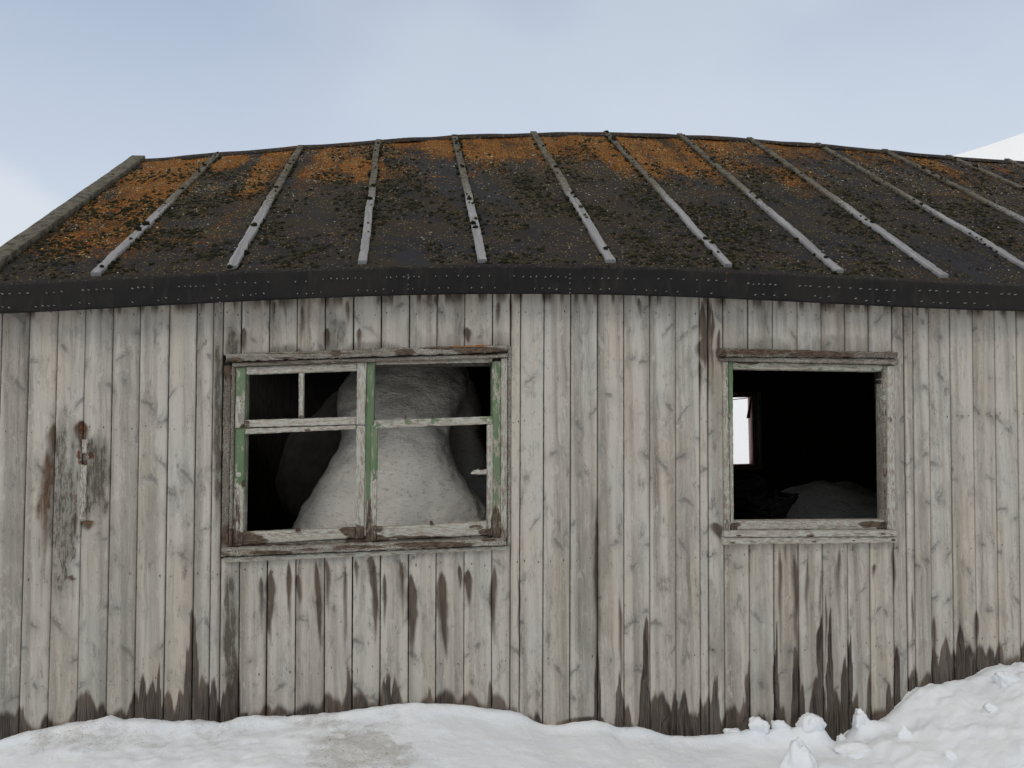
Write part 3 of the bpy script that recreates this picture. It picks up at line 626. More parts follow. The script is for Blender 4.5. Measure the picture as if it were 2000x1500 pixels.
# ------------------------------------------------------------------ roof
def roof_mat():
    n = NT('lichened_roofing_felt'); t = n.t.nodes.new('ShaderNodeTexCoord').outputs['Object']; M = n.attr('mask'); ms = n.sep(M.outputs['Vector'])
    b1 = n.noise(t, 2.2, 5, .6); b2 = n.noise(t, 14, 6, .75); b3 = n.noise(t, 85, 5, .75); b4 = n.noise(t, 210, 3, .7)
    c = n.mix(n.mr(b1, .40, .60), (.023, .023, .029), (.036, .029, .026))
    c = n.mix(n.mr(b2, .50, .62, 0, .7), c, (.050, .040, .032))
    c = n.mix(n.mr(n.noise(t, 8, 7, .8), .47, .38, 0, .75), c, (.012, .012, .014))
    c = n.mix(n.math('MULTIPLY', n.mr(b3, .55, .62), .6), c, (.078, .066, .050))
    c = n.mix(n.math('MULTIPLY', n.mr(b3, .45, .38), .75), c, (.011, .011, .010))
    g = n.math('ADD', n.noise(t, 7, 5, .7), n.math('MULTIPLY', ms[2], .16))
    c = n.mix(n.math('MULTIPLY', n.mr(n.math('ADD', g, n.math('MULTIPLY', b3, .8)), .96, 1.08), .75), c, (.040, .033, .021))
    o = n.math('MULTIPLY_ADD', ms[0], .56, n.math('MULTIPLY_ADD', n.noise(t, 5.5, 7, .74), .95, n.math('MULTIPLY', b2, .40)))
    bald = n.mr(n.math('MULTIPLY_ADD', b2, .5, ms[1]), .72, 1.0)
    c = n.mix(n.mr(o, .82, 1.02, 0, .72), c, (.060, .034, .018))
    c = n.mix(n.math('MULTIPLY', bald, .8), c, (.030, .031, .035))
    o = n.math('MULTIPLY_ADD', bald, -.22, o)
    f1 = n.noise(t, 48, 6, .78)
    om = n.mr(n.math('ADD', o, n.math('MULTIPLY_ADD', f1, 2.2, -1.1)), .98, 1.10)
    oc = n.mix(n.mr(n.noise(t, 20, 4, .7), .42, .60), (.33, .098, .008), (.135, .052, .013))
    oc = n.mix(n.mr(b3, .50, .60), oc, (.40, .170, .022))
    c = n.mix(n.math('MULTIPLY', om, n.mr(n.noise(t, 70, 6, .85), .44, .56, .06, .92)), c, oc)
    vv = n.vor(t, 62)
    ym = n.math('MULTIPLY', n.mr(vv['Distance'], .36, .22), n.mr(n.math('ADD', o, n.math('MULTIPLY', n.sep(vv['Color'])[0], .65)), 1.15, 1.25))
    c = n.mix(n.math('MULTIPLY', ym, .75), c, (.27, .20, .085))
    h = n.math('ADD', b3, n.math('MULTIPLY', om, .4))
    return n.done(c, .92, n.bump(h, .9, .010, n.bump(b2, .5, .02)), .12)
ROOF = roof_mat()
BT = [(270, 308), (427, 298), (588, 285), (738, 272), (888, 265), (1042, 258), (1185, 258), (1330, 263), (1467, 270), (1600, 278), (1730, 288), (1855, 298), (1970, 308)]
BB = {1: (195, 535), 2: (455, 525), 3: (710, 515), 4: (942, 513), 5: (1190, 520), 6: (1418, 530), 7: (1632, 537), 8: (1835, 550)}
bx = []
for i, (p, q) in enumerate(BT):
    xt_ = W(p, q, YR)[0]; xb_ = W(*BB[i], YE+.1)[0] if i in BB else xt_+.0
    bx.append([xt_, xb_])
bx[0][1] = bx[0][0]-.0
while bx[-1][0] < XR-.3: bx.append([bx[-1][0]+.59, bx[-1][1]+.59])
bmid = np.array([(p+q)/2 for p, q in bx])
XV = bx[0][0]-.045                # verge
def roof_z(x, v):
    z = fas_top(x)*(1-v)+rid(x)*v
    ph = np.interp(x, bmid, np.arange(len(bmid)))
    sagb = np.sin((ph % 1)*math.pi)**2
    z = z-.012*sagb*(1-.3*v)
    y = YE+(YR-YE)*v
    fold = np.abs(fbm(x*1.6+y*1.1, y*1.1-x*.35, 0, 21, 3)-.5)
    z = z+.030*np.clip(.10-fold, 0, 1)/.10*sagb*.6+.010*(fbm(x*5, y*5, 0, 4, 3)-.5)
    return z
def roof_masks(x, v):
    n = len(x); bay = np.interp(x, bmid, np.arange(len(bmid)))
    left_ = sst(2.4, .3, bay)
    up_ = sst(.48-.32*left_, .97, v+.30*(fbm(x*2.6, v*5, 0, 31, 3)-.5)*2)*(1-.45*sst(6, 11, bay))
    o = up_*(.70+.22*left_)+.30*left_*sst(0, .3, v)+.09
    run = fbm(x*9, v*1.6, 0, 53, 3); pat = fbm(x*3.1, v*4.5, 0, 54, 3)
    o = o*(.22+.95*sst(.32, .66, run)+.75*sst(.42, .64, pat))
    drip = sst(.58, .70, fbm(x*2.6+v*1.8, v*1.2, 0, 61, 3))*sst(.98, .7, v)
    mo = sst(.0, .3, v)*sst(1, .6, v)
    mo = np.maximum(mo, sst(.25, .0, v))*(1-.4*sst(5, 9, bay))
    return np.stack([o, drip*.75, mo, np.zeros(n)], -1)
ra = Acc()
gx = np.arange(XV, XR+.16, .02); gv = np.linspace(0, 1, 130)
X_, V_ = np.meshgrid(gx, gv); Z_ = roof_z(X_, V_); Y_ = YE+(YR-YE)*V_
idx = np.arange(X_.size).reshape(X_.shape)
fq = np.stack([idx[:-1, :-1], idx[:-1, 1:], idx[1:, 1:], idx[1:, :-1]], -1).reshape(-1, 4)
ra.add(np.stack([X_, Y_, Z_], -1).reshape(-1, 3), fq, None, roof_masks(X_.ravel(), V_.ravel()))
# back slope and underside (boarding)
gx2 = np.arange(XV, XR+.17, .3)
for sgn in (0, 1):
    v0 = []
    for x in gx2:
        zr = float(rid(x)); ze = float(fas_top(x))
        if sgn == 0: v0 += [(x, YR, zr-.004), (x, YB+.15, ze)]
        else: v0 += [(x, YE+.02, ze-.045), (x, YR, zr-.06), (x, YB+.13, ze-.05)]
    k = 2 if sgn == 0 else 3; f = []
    for i in range(len(gx2)-1):
        for j in range(k-1): f.append((i*k+j, (i+1)*k+j, (i+1)*k+j+1, i*k+j+1))
    ra.add(v0, f, mi=0 if sgn == 0 else 1)
# verge ends (left and right gables of the roof slab)
for x in (XV, XR+.15):
    zr, ze = float(rid(x)), float(fas_top(x))
    ra.add([(x, YE+.02, ze-.045), (x, YR, zr-.06), (x, YR, zr), (x, YE, ze), (x, YB+.13, ze-.05), (x, YB+.15, ze)], [(0, 1, 2, 3), (1, 4, 5, 2)], mi=1)
roof = ra.build('roof', [ROOF, DARKWOOD], hut, smooth=True)
# ridge cap of folded felt
rc_ = Acc(); gx3 = np.arange(XV, XR+.16, .03)
prof = [(-.062, -.046), (-.060, -.037), (-.03, -.012), (0, .006), (.05, -.018), (.12, -.07)]
vv_ = []
for x in gx3:
    wv = (float(vnoise(x*5, 0, 0, 77))-.5)*.010
    lift = .006*float(vnoise(x*17, 3, 0, 78))
    for (dy, dz) in prof: vv_.append((x, YR+dy, float(rid(x))+dz+.012+(wv if abs(dy) < .06 else 0)+(lift if dy < -.055 else 0)))
k = len(prof); f = [(i*k+j, (i+1)*k+j, (i+1)*k+j+1, i*k+j+1) for i in range(len(gx3)-1) for j in range(k-1)]
V__ = np.array(vv_); m_ = np.tile([.28, 0, .2, 0], (len(V__), 1))
rc_.add(V__, f, None, m_); rc_.build('ridge_cap', ROOF, roof, smooth=True)

# battens: one sub-part each
def batten_mat():
    n = NT('lichened_batten'); G = n.attr('grain').outputs['Vector']; M = n.attr('mask'); ms = n.sep(M.outputs['Vector'])
    x, y, z, g1, g2, strip, blot, fine, knot, halo, xw_ = grain_core(n, G)
    c = n.ramp(n.math('MULTIPLY_ADD', g2, .3, n.math('MULTIPLY', g1, .7)), [(.3, (.14, .135, .135)), (.5, (.26, .255, .26)), (.7, (.36, .355, .36))])
    t = n.t.nodes.new('ShaderNodeTexCoord').outputs['Object']
    l1 = n.noise(t, 22, 6, .75); l2 = n.noise(t, 60, 5, .7)
    c = n.mix(n.mr(n.math('MULTIPLY_ADD', ms[0], .46, l2), .62, .72, 0, .9), c, (.100, .086, .052))
    c = n.mix(n.mr(n.math('MULTIPLY_ADD', ms[0], .20, l1), .66, .72, 0, .85), c, (.040, .032, .022))
    c = n.mix(n.mr(l1, .36, .30, 0, .8), c, (.055, .044, .034))
    c = n.mix(n.mr(n.math('MULTIPLY_ADD', ms[1], .4, l2), .86, .92), c, (.30, .12, .02))
    return n.done(c, .85, n.bump(n.math('ADD', l2, g2), .7, .006))
BAT = batten_mat()
def batten(i, x1, x0, wd=.040, ht=.020, v0=.028, v1=1.0, green=None):
    b = Acc(); N = 130; r = random.Random(i*13+5)
    v = np.linspace(v0, v1, N); x = x0+(x1-x0)*v
    x = x+(np.array([float(vnoise(q*4, i, 0, 91)) for q in v])-.5)*.006
    y = YE+(YR-YE)*v; z = roof_z(x, v)
    jag = fbm(v*95, i*3.1, 0, 41, 3); jag2 = fbm(v*110, i*7.7, 0, 43, 3)
    if i == 0: jag = .5+(jag-.5)*.35; jag2 = .5+(jag2-.5)*.35
    jog = (i > 0)*(np.floor(vnoise(v*9, i, 0, 44)*4)-1.5)*.0022
    wl = wd/2*(1-.30*np.clip(jag-.58, 0, 1)*4)+jog; wr = wd/2*(1-.30*np.clip(jag2-.58, 0, 1)*4)-jog
    ht_ = ht*(1-.25*np.clip(jag-.6, 0, 1)*3)
    sl_ = (float(rid(x[0]))-float(fas_top(x[0])))/(YR-YE); nn = np.array([0, -sl_, 1])/math.hypot(1, sl_)
    V = []
    for q in range(N):
        for du, dh in ((-wl[q], -.012), (-wl[q], ht_[q]-.002), (-wl[q]+.002, ht_[q]), (wr[q]-.002, ht_[q]), (wr[q], ht_[q]-.002), (wr[q], -.012)):
            V.append((x[q]+du, y[q]+nn[1]*dh, z[q]+nn[2]*dh))
    V = np.array(V); k = 6
    f = [(a_*k+j, a_*k+(j+1) % k, (a_+1)*k+(j+1) % k, (a_+1)*k+j) for a_ in range(N-1) for j in range(k)]
    vv = np.repeat(v, k); g = np.stack([V[:, 0], V[:, 1]*1.2, np.full(len(V), i*1.37 % 10)], -1)
    gm = sst(.22, .75, vv)*.9+.04 if green is None else np.full(len(vv), green)
    m = np.stack([gm, sst(.6, 1, vv)*.5*(i < 5), vv*0, vv*0], -1)
    b.add(V, f, g, m); b.add(V[:k], [(5, 4, 3, 2), (5, 2, 1, 0)]); b.add(V[-k:], [(2, 3, 4, 5), (0, 1, 2, 5)])
    return b.build('batten', BAT, roof)
for i, (xt_, xb_) in enumerate(bx):
    sl_ = (xt_-xb_); x1 = xt_+sl_*.0
    if i == 0: batten(0, xt_+.0, xt_+.0, .095, .036, .004, 1.012, green=.85)
    else:
        k_ = (.1)/(YR-YE)       # bottoms were surveyed a little up the slope
        batten(i, xt_, xb_ if i < 9 else xb_+.005*i,   .042+.003*(i % 3), .020, k_*(.62 if i not in (1,) else .55), 1.012)

# moss cushions and crusty lichen on the felt
def scatter(name, N, sub, size, flat, colr, dens, label, matname, jitter=.35, xr=(XV+.06, 5.6)):
    bv, bf = ico(sub); x = rng.uniform(xr[0], xr[1], N); v = rng.uniform(.015, .985, N)
    keep = rng.random(N) < dens(x, v); x, v = x[keep], v[keep]
    d_ = np.min(np.abs(x[:, None]-(np.array([q[1] for q in bx])[None]*(1-v[:, None])+np.array([q[0] for q in bx])[None]*v[:, None])), 1)
    k = d_ > .02; x, v = x[k], v[k]; N = len(x)
    y = YE+(YR-YE)*v; z = roof_z(x, v); s = size[0]+(size[1]-size[0])*rng.random(N)**2.2
    th = rng.uniform(0, 6.28, N); asp = rng.uniform(.6, 1.0, N)
    P_ = np.repeat(bv[None], N, 0)*(1+jitter*(rng.random((N, len(bv), 1))-.5)*2)
    a_ = P_[..., 0]*s[:, None]; b_ = P_[..., 1]*(s*asp)[:, None]; c_z = P_[..., 2]*(s*flat)[:, None]
    ca, sa = np.cos(th)[:, None], np.sin(th)[:, None]
    X = x[:, None]+a_*ca-b_*sa; T = a_*sa+b_*ca
    sl_ = ((rid(x)-fas_top(x))/(YR-YE))[:, None]; L = np.sqrt(1+sl_**2)
    Y = y[:, None]+T/L-c_z*sl_/L; Z = z[:, None]+T*sl_/L+c_z/L+.001
    A = Acc(); VV = np.stack([X, Y, Z], -1).reshape(-1, 3)
    FF = (bf[None]+(np.arange(N)*len(bv))[:, None, None]).reshape(-1, 3)
    A.add(VV, FF, None, np.repeat(rng.random((N, 4)), len(bv), 0))
    n = NT(matname); mm = n.sep(n.attr('mask').outputs['Vector']); t = n.t.nodes.new('ShaderNodeTexCoord').outputs['Object']; q = n.noise(t, 160, 4, .7)
    c = n.mix(n.math('MULTIPLY_ADD', q, .5, n.math('MULTIPLY', mm[0], .6)), colr[0], colr[1]); c = n.mix(n.mr(mm[1], .72, .8), c, colr[2])
    mt = n.done(c, .95, n.bump(q, .8, .004), .1)
    o = A.build(name, mt, roof, smooth=True, kind='stuff'); return o
def dm(x, v):
    bay = np.interp(x, bmid, np.arange(len(bmid)))
    return sst(.36, .64, fbm(x*4, v*9, 0, 71, 3))*(.25+.75*sst(.97, .5, v))*(1-.30*sst(5, 10, bay))*(1-.75*sst(.5, .66, fbm(x*2.6+v*1.8, v*1.2, 0, 61, 3)))
scatter('moss', 52000, 1, (.003, .018), .6, ((.010, .011, .006), (.026, .026, .013), (.060, .050, .024)), dm, '', 'moss_cushions')
dl_ = lambda x, v: sst(.40, .62, fbm(x*5, v*11, 0, 72, 3))*(.12+.70*sst(.30, .9, v)+.5*sst(.6, -1.6, x)*sst(.1, .5, v))
scatter('lichen', 46000, 1, (.002, .0070), .35, ((.17, .125, .06), (.33, .25, .12), (.50, .48, .39)), dl_, '', 'pale_lichen')
do_ = lambda x, v: np.clip(roof_masks(x, v)[:, 0]*1.9-.45, 0, 1)
scatter('orange_lichen', 60000, 1, (.0025, .008), .28, ((.16, .052, .008), (.46, .150, .010), (.42, .29, .09)), do_, '', 'orange_lichen_crust')
# moss gathered along the battens' edges
def batten_moss():
    bv, bf = ico(2); A = Acc(); cnt = 0; Vs = []; Fs = []
    for i, (xt_, xb_) in enumerate(bx[:12]):
        for _ in range(190):
            v = rng.random()**.8; sd_ = 1 if rng.random() < .7 else -1
            if vnoise(v*14, i*5.3, 0, 99) < .45: continue
            x = xb_+(xt_-xb_)*v+sd_*(.022+.012*rng.random()); s = .005+.012*rng.random()**2
            if rng.random() < .12: x = xb_+(xt_-xb_)*v+rng.uniform(-.012, .012)
            on = abs(x-(xb_+(xt_-xb_)*v)) < .014
            p = bv*(1+.35*(rng.random((len(bv), 1))-.5)*2)*np.array([s, s*1.3, s*.7])
            Vs.append(p+np.array([x, YE+(YR-YE)*v, float(roof_z(np.array([x]), np.array([v]))[0])+(.028 if on else .004)])); Fs.append(bf+cnt*len(bv)); cnt += 1
    VV = np.concatenate(Vs); A.add(VV, np.concatenate(Fs), None, np.repeat(rng.random((cnt, 4)), len(bv), 0))
    A.build('batten_moss', bpy.data.materials['moss_cushions'], roof, smooth=True, kind='stuff')
batten_moss()

# ------------------------------------------------------------------ fascia: felt folded over the eaves
n = NT('dark_felt_fascia'); t = n.t.nodes.new('ShaderNodeTexCoord').outputs['Object']
q = n.noise(t, 3.5, 5, .6); q2 = n.noise(n.vec('MULTIPLY', t, (1, 1, .25)), 30, 5, .6); q3 = n.noise(t, 220, 3)
c = n.mix(n.mr(q, .38, .62), (.0125, .0118, .0115), (.019, .017, .0155)); c = n.mix(n.mr(q2, .52, .68, 0, .5), c, (.034, .029, .025))
ms = n.sep(n.attr('mask').outputs['Vector'])
lf = n.noise(t, 80, 5, .75)
c = n.mix(n.mr(n.math('ADD', ms[0], lf), 1.0, 1.1), c, (.24, .085, .015)); c = n.mix(n.mr(n.math('ADD', ms[1], lf), .98, 1.08), c, (.12, .10, .055))
FASC = n.done(c, .8, n.bump(q3, .3, .002, n.bump(q2, .25, .006)), .15)
fa = Acc(); gx4 = np.arange(XV-.012, XR+.17, .012); rows = [(-.03, .0), (-.002, .0), (0, 0), (.2, 0), (.4, 0), (.6, 0), (.8, 0), (.94, 0), (1, 0)]
V = []; Mk = []
spots = [W(1152, 545, YE)[0], W(940, 518, YE)[0], W(1418, 535, YE)[0], W(1632, 540, YE)[0], W(1835, 555, YE)[0], W(195, 545, YE)[0], W(890, 570, YE)[0]]
LAPS = [W(q_, 550, YE)[0] for q_ in (430, 797, 1113, 1560, 1900)]
for x in gx4:
    zb, z1 = float(fas_bot(x)), float(fas_top(x)); wv = .022*(float(fbm(x*3, 0, 0, 81, 3))-.5)
    wz = .010*(float(fbm(x*9, 2, 0, 82, 4))-.5)+(-.004 if vnoise(x*31, 0, 0, 88) > .82 else 0)
    lapn = min(abs(x-l_) for l_ in LAPS); wv += -.004 if any(0 <= x-l_ < .9 for l_ in LAPS[::2]) else 0
    V.append((x, .0, zb+.012)); V.append((x, YE-.006+wv, zb+wz-.001))
    for tt in (0.03, .2, .45, .7, .92):
        V.append((x, YE-.011+wv*(1-tt)+.010*float(fbm(x*9, tt*2.5, 0, 83, 3)), zb+(z1-zb)*tt+wz*(1-tt)))
    V.append((x, YE-.006, z1-.002)); V.append((x, YE+.004, z1+.008+wz)); V.append((x, YE+.020, z1+.017+.007*float(vnoise(x*4, 0, 0, 84))))
    so_ = max(0, 1-min(abs(x-s__) for s__ in spots)/.02)
    for j in range(10): Mk.append((so_*(.5 if j in (1, 2, 5, 6, 7) else .2), .42 if j in (1, 7, 8, 9) else .0, 0, 0))
k = 10; f = [(i*k+j, (i+1)*k+j, (i+1)*k+j+1, i*k+j+1) for i in range(len(gx4)-1) for j in range(k-1)]
fa.add(V, f, None, Mk)
# left end cap
fa.add([V[1], V[6], V[7], (V[0][0], .0, V[7][2]), V[0]], [(0, 1, 2, 3)], mi=0)
# clout nails
def clout(x, z, r=.0034):
    k_ = np.arange(8)*math.pi/4; y = YE-.0235
    v = [(x+math.cos(a_)*r, y+.016, z+math.sin(a_)*r) for a_ in k_]+[(x+math.cos(a_)*r*.6, y, z+math.sin(a_)*r*.6) for a_ in k_]
    fa.add(v, [(i, i+8, (i+1) % 8+8, (i+1) % 8) for i in range(8)], mi=1)
    fa.add(v[8:], [(0, 7, 6, 5), (0, 5, 4, 3), (0, 3, 2, 1)], mi=1)
rn = random.Random(5); px_ = -40
while px_ < 2300:
    run = rn.randint(2, 9); stp = rn.uniform(10, 22); dy = rn.uniform(-5, 5)
    for q_ in range(run):
        x = W(px_, 560, YE)[0]; zb, z1 = float(fas_bot(x)), float(fas_top(x))
        clout(x, zb+(z1-zb)*(.62+dy*.01+rn.uniform(-.02, .02)), rn.uniform(.0024, .0038)); px_ += stp*rn.uniform(.7, 1.3)
    px_ += rn.uniform(10, 40)
px_ = -30
while px_ < 2300:
    run = rn.randint(1, 5); stp = rn.uniform(13, 24)
    for q_ in range(run):
        x = W(px_, 560, YE)[0]; zb, z1 = float(fas_bot(x)), float(fas_top(x))
        clout(x, zb+(z1-zb)*(.17+rn.uniform(-.05, .05)), rn.uniform(.0024, .0038)); px_ += stp*rn.uniform(.7, 1.3)
    px_ += rn.uniform(18, 70)
for pxv, pys in ((1113, (536, 544, 553, 565, 572)), (797, (537, 544, 556, 565)), (430, (566, 590))):
    for pyv in pys: x, z = W(pxv, pyv, YE-.012); clout(x, z, .003)
fa.build('fascia', [FASC, RIVET], hut, smooth=False)

# ------------------------------------------------------------------ other walls and the inside
fx = [W(1360, 770, YB)[0], W(1466, 770, YB)[0]]; fz = [W(1440, 907, YB)[1], W(1440, 776, YB)[1]]
bk = Acc()
hole_wall(bk, XL, XR, YB, YB+.09, -.9, 2.12, [(fx[0]-.06, fx[1]+.06, fz[0]-.06, fz[1]+.06)])
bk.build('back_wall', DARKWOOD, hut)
ga = Acc()
for x0, x1 in ((XL-.002, XL+.08), (XR-.08, XR)):
  ga = Acc(); prism(ga, [(.022, -.9), (YB, -.9), (YB, 2.0), (YR, float(rid(x0))-.07), (.022, 2.0)], x0, x1, 'x')
  o_ = ga.build('gable_wall', WOOD, hut); me = o_.data; co = np.zeros(len(me.vertices)*3, np.float32); me.vertices.foreach_get('co', co); co = co.reshape(-1, 3)
  me.attributes['grain'].data.foreach_set('vector', np.stack([co[:, 1], co[:, 2], co[:, 0]*0+3], -1).astype(np.float32).ravel())
pt = Acc()
xp = W(1210, 800)[0]
prism(pt, [(.096, -.5), (YB-.001, -.5), (YB-.001, 2.0), (YR, 3.55), (.096, 2.0)], xp, xp+.06, 'x'); pt.build('added_partition', DARKWOOD, hut)  # unseen partition, added to keep the rooms dark
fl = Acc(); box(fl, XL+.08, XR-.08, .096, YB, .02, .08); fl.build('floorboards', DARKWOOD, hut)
# head-height ceiling boards keep the loft dark
# far window of the back wall
a = Acc(); t_ = .055
box(a, fx[0]-.059, fx[0], YB-.03, YB+.088, fz[0]-.059, fz[1]+.059); box(a, fx[1], fx[1]+.059, YB-.03, YB+.088, fz[0]-.059, fz[1]+.059)
box(a, fx[0], fx[1], YB-.03, YB+.088, fz[0]-.059, fz[0]); box(a, fx[0], fx[1], YB-.03, YB+.088, fz[1], fz[1]+.059)
DB = simple_mat('brown_window_frame', (.40, .25, .21), (.50, .33, .28), 20, .7, .003, (1, 1, 1))
wb = a.build('window', DB, hut); wb['label'] = 'small back window with a brown frame seen through the room'
a = Acc(); box(a, fx[1]+.060, fx[1]+.095, YB-.055, YB-.031, fz[0]-.06, fz[1]+.06); a.build('casing', simple_mat('grey_casing', (.30, .28, .26), (.42, .40, .37), 30), wb)
a = Acc(); x0, z0 = W(1466, 778, YB-.02); x1, z1 = W(1457, 817, YB-.02)
prism(a, [(x0+.01, z0), (x1+.036, z1), (x1, z1), (x0-.015, z0)], YB-.045, YB-.031); a.build('hanging_splinter', DB, wb)
# loose wire slung outside the back window
pts = [(W(1330, 786, YB+.4)), (W(1400, 783, YB+.4)), (W(1432, 780.5, YB+.4)), (W(1466, 776.5, YB+.4)), (W(1500, 770, YB+.4))]
a = Acc(); ring = np.arange(6)*math.pi/3; V = []
for (x, z) in pts:
    for q in ring: V.append((x, YB+.4+math.cos(q)*.005, z+math.sin(q)*.005))
a.add(V, [(i*6+j, i*6+(j+1) % 6, (i+1)*6+(j+1) % 6, (i+1)*6+j) for i in range(len(pts)-1) for j in range(6)])
# its two tails fold back to staples on the wall
for (x, z), dx in ((pts[0], -.35), (pts[-1], .35)):
    p0 = np.array([x, YB+.4, z]); p1 = np.array([x+dx, YB+.088, z+.12]); V = []
    for s__ in (0, .5, 1):
        c0 = p0+(p1-p0)*s__-np.array([0, 0, .03])*math.sin(s__*3.14)
        for q in ring: V.append((c0[0], c0[1]+math.cos(q)*.005, c0[2]+math.sin(q)*.005))
    a.add(V, [(i*6+j, i*6+(j+1) % 6, (i+1)*6+(j+1) % 6, (i+1)*6+j) for i in range(2) for j in range(6)])
a.build('wire', IRON, hut)

# ------------------------------------------------------------------ snow material
def snow_mat(name, dirty=True, base=(.88, .895, .905)):
    n = NT(name); t = n.t.nodes.new('ShaderNodeTexCoord').outputs['Object']; ms = n.sep(n.attr('mask').outputs['Vector'])
    s1 = n.noise(t, 6, 5, .6); s2 = n.noise(t, 45, 6, .75); s3 = n.noise(t, 260, 3, .7)
    c = n.mix(n.mr(s1, .35, .65), base, (base[0]*.95, base[1]*.965, base[2]*.985))
    if dirty:
        c = n.mix(n.mr(n.math('ADD', n.math('MULTIPLY', n.noise(t, 16, 7, .75), 1.7), ms[0]), 1.0, 1.75, 0, .62), c, (.45, .42, .375))
        sp = n.noise(t, 95, 4, .75)
        c = n.mix(n.math('MULTIPLY', n.mr(sp, .57, .66), n.mr(ms[0], .05, .7)), c, (.20, .17, .14))
    h = n.math('ADD', n.math('MULTIPLY', s2, .7), n.math('MULTIPLY', s3, .3))
    m = n.done(c, .55, n.bump(h, .6, .014), .3)
    n.b.inputs['Subsurface Weight'].default_value = .0
    return m
SNOWM = snow_mat('spring_snow')

def dirt_at(px, py):
    wx = px+(fbm(px/60, py/40, 0, 501, 4)-.5)*160; wy = py+(fbm(px/60, py/30, 3, 502, 4)-.5)*60
    d1 = sst(1.3, .1, ((wx-690)/150)**2+((wy-1465)/55)**2)
    d2 = .55*sst(1.3, .1, ((wx-640)/190)**2+((wy-1402)/16)**2)
    d3 = .50*sst(1.3, .1, ((wx-150)/170)**2+((wy-1440)/34)**2)
    d4 = .35*sst(1.3, .1, ((wx-430)/120)**2+((wy-1430)/30)**2)
    return np.maximum.reduce([d1*.9, d2, d3*1.2, d4*1.3])*(.5+.8*fbm(px/14, py/9, 0, 503, 3))
CRUST = [(W(p_, 1420, -.1)[0], d_, r_*D/F, h_*D/F) for p_, d_, r_, h_ in ((1430, .08, 18, 8), (1478, .10, 26, 20), (1524, .10, 22, 16), (1572, .10, 30, 24), (1598, .12, 18, 22), (1682, .10, 24, 24), (1712, .12, 20, 14),
         (1560, .40, 32, 10), (1680, .30, 52, 16), (1768, .30, 30, 10), (1920, .34, 60, 10), (1968, .22, 34, 22))]
def front_h(x, y):
    """height of the snow in front of the hut; y<=0 is distance out from the wall"""
    d = np.maximum(-y-.02, 0)
    zs = snow_z(x)
    kx = np.linspace(-.8, .8, 17); sm = sum(snow_z(x+q*.55) for q in kx)/len(kx)
    t = 1-np.exp(-d/.30)
    z = zs*(1-t)+(sm-.015)*t
    # lip where the snow has melted back from the boards
    z = z+.022*np.exp(-((d-.07)/.05)**2)-.012*sst(.03, 0, d)
    # right bank falls away forward and to the left, the middle is a smooth apron
    z = z-.055*np.clip(d-.5, 0, 5)*sst(1.3, 3.0, x)
    z = z-.02*np.clip(d, 0, 6)
    rough = .38+.55*sst(1.6, 2.7, x)+.55*sst(.4, -.6, x)*sst(-1.9, -.9, x)
    z = z+.075*rough*(fbm(x*2.3, y*2.3, 0, 201, 3)-.5)+.040*rough*(fbm(x*7, y*7, 0, 202, 3)-.5)*sst(0, .2, d)
    z = z+.016*rough*(fbm(x*26, y*26, 0, 203, 3)-.5)+.006*(fbm(x*60, y*60, 0, 204, 2)-.5)
    for bx_, bd_, br_, bh_ in CRUST:
        q = ((x-bx_)/br_)**2+((d-bd_)/(br_*.9))**2
        z = z+.8*bh_*np.exp(-q*1.1)*(.55+.9*fbm(x*22, y*22, 0, 207, 3))
    ch = sst(.50, .62, fbm(x*9, y*9, 0, 205, 2))*sst(1.75, 2.5, x)*.011
    return z+ch
# near snow: one fine sheet running to the far edge of a coarse one
sg = Acc()
def graded(lo, hi, fine_lo, fine_hi, step, far):
    a_ = [fine_lo]; s__ = step
    while a_[-1] > lo: s__ *= 1.35; a_.append(a_[-1]-s__)
    b_ = [fine_hi]; s__ = step
    while b_[-1] < hi: s__ *= 1.35; b_.append(b_[-1]+s__)
    return np.array(a_[::-1][:-1]+list(np.arange(fine_lo, fine_hi, step))+b_)
GX = graded(-500, 500, -2.7, 4.3, .014, 0); GY = np.concatenate([graded(-400, 0, -1.9, 0.0, .014, 0)])
GY = GY[GY <= -.004]; GY = np.concatenate([GY, [.01]])
X_, Y_ = np.meshgrid(GX, GY)
farm = sst(6, 30, np.maximum(np.abs(X_), np.abs(Y_)))
Z_ = front_h(np.clip(X_, -6, 8), np.maximum(Y_, -6))*(1-farm)+farm*(-.6+2.5*(fbm(X_/60, Y_/60, 0, 301, 3)-.5))
pxx, pyy = proj(X_.ravel(), Y_.ravel(), Z_.ravel()); ok = ((Y_.ravel() > -2.6)).astype(float)
mk = np.zeros((X_.size, 4)); mk[:, 0] = dirt_at(pxx, pyy)*ok
idx = np.arange(X_.size).reshape(X_.shape); fq = np.stack([idx[:-1, :-1], idx[:-1, 1:], idx[1:, 1:], idx[1:, :-1]], -1).reshape(-1, 4)
sg.add(np.stack([X_, Y_, Z_], -1).reshape(-1, 3), fq, None, mk)
sg.build('snow_ground', SNOWM, None, smooth=True, kind='structure')
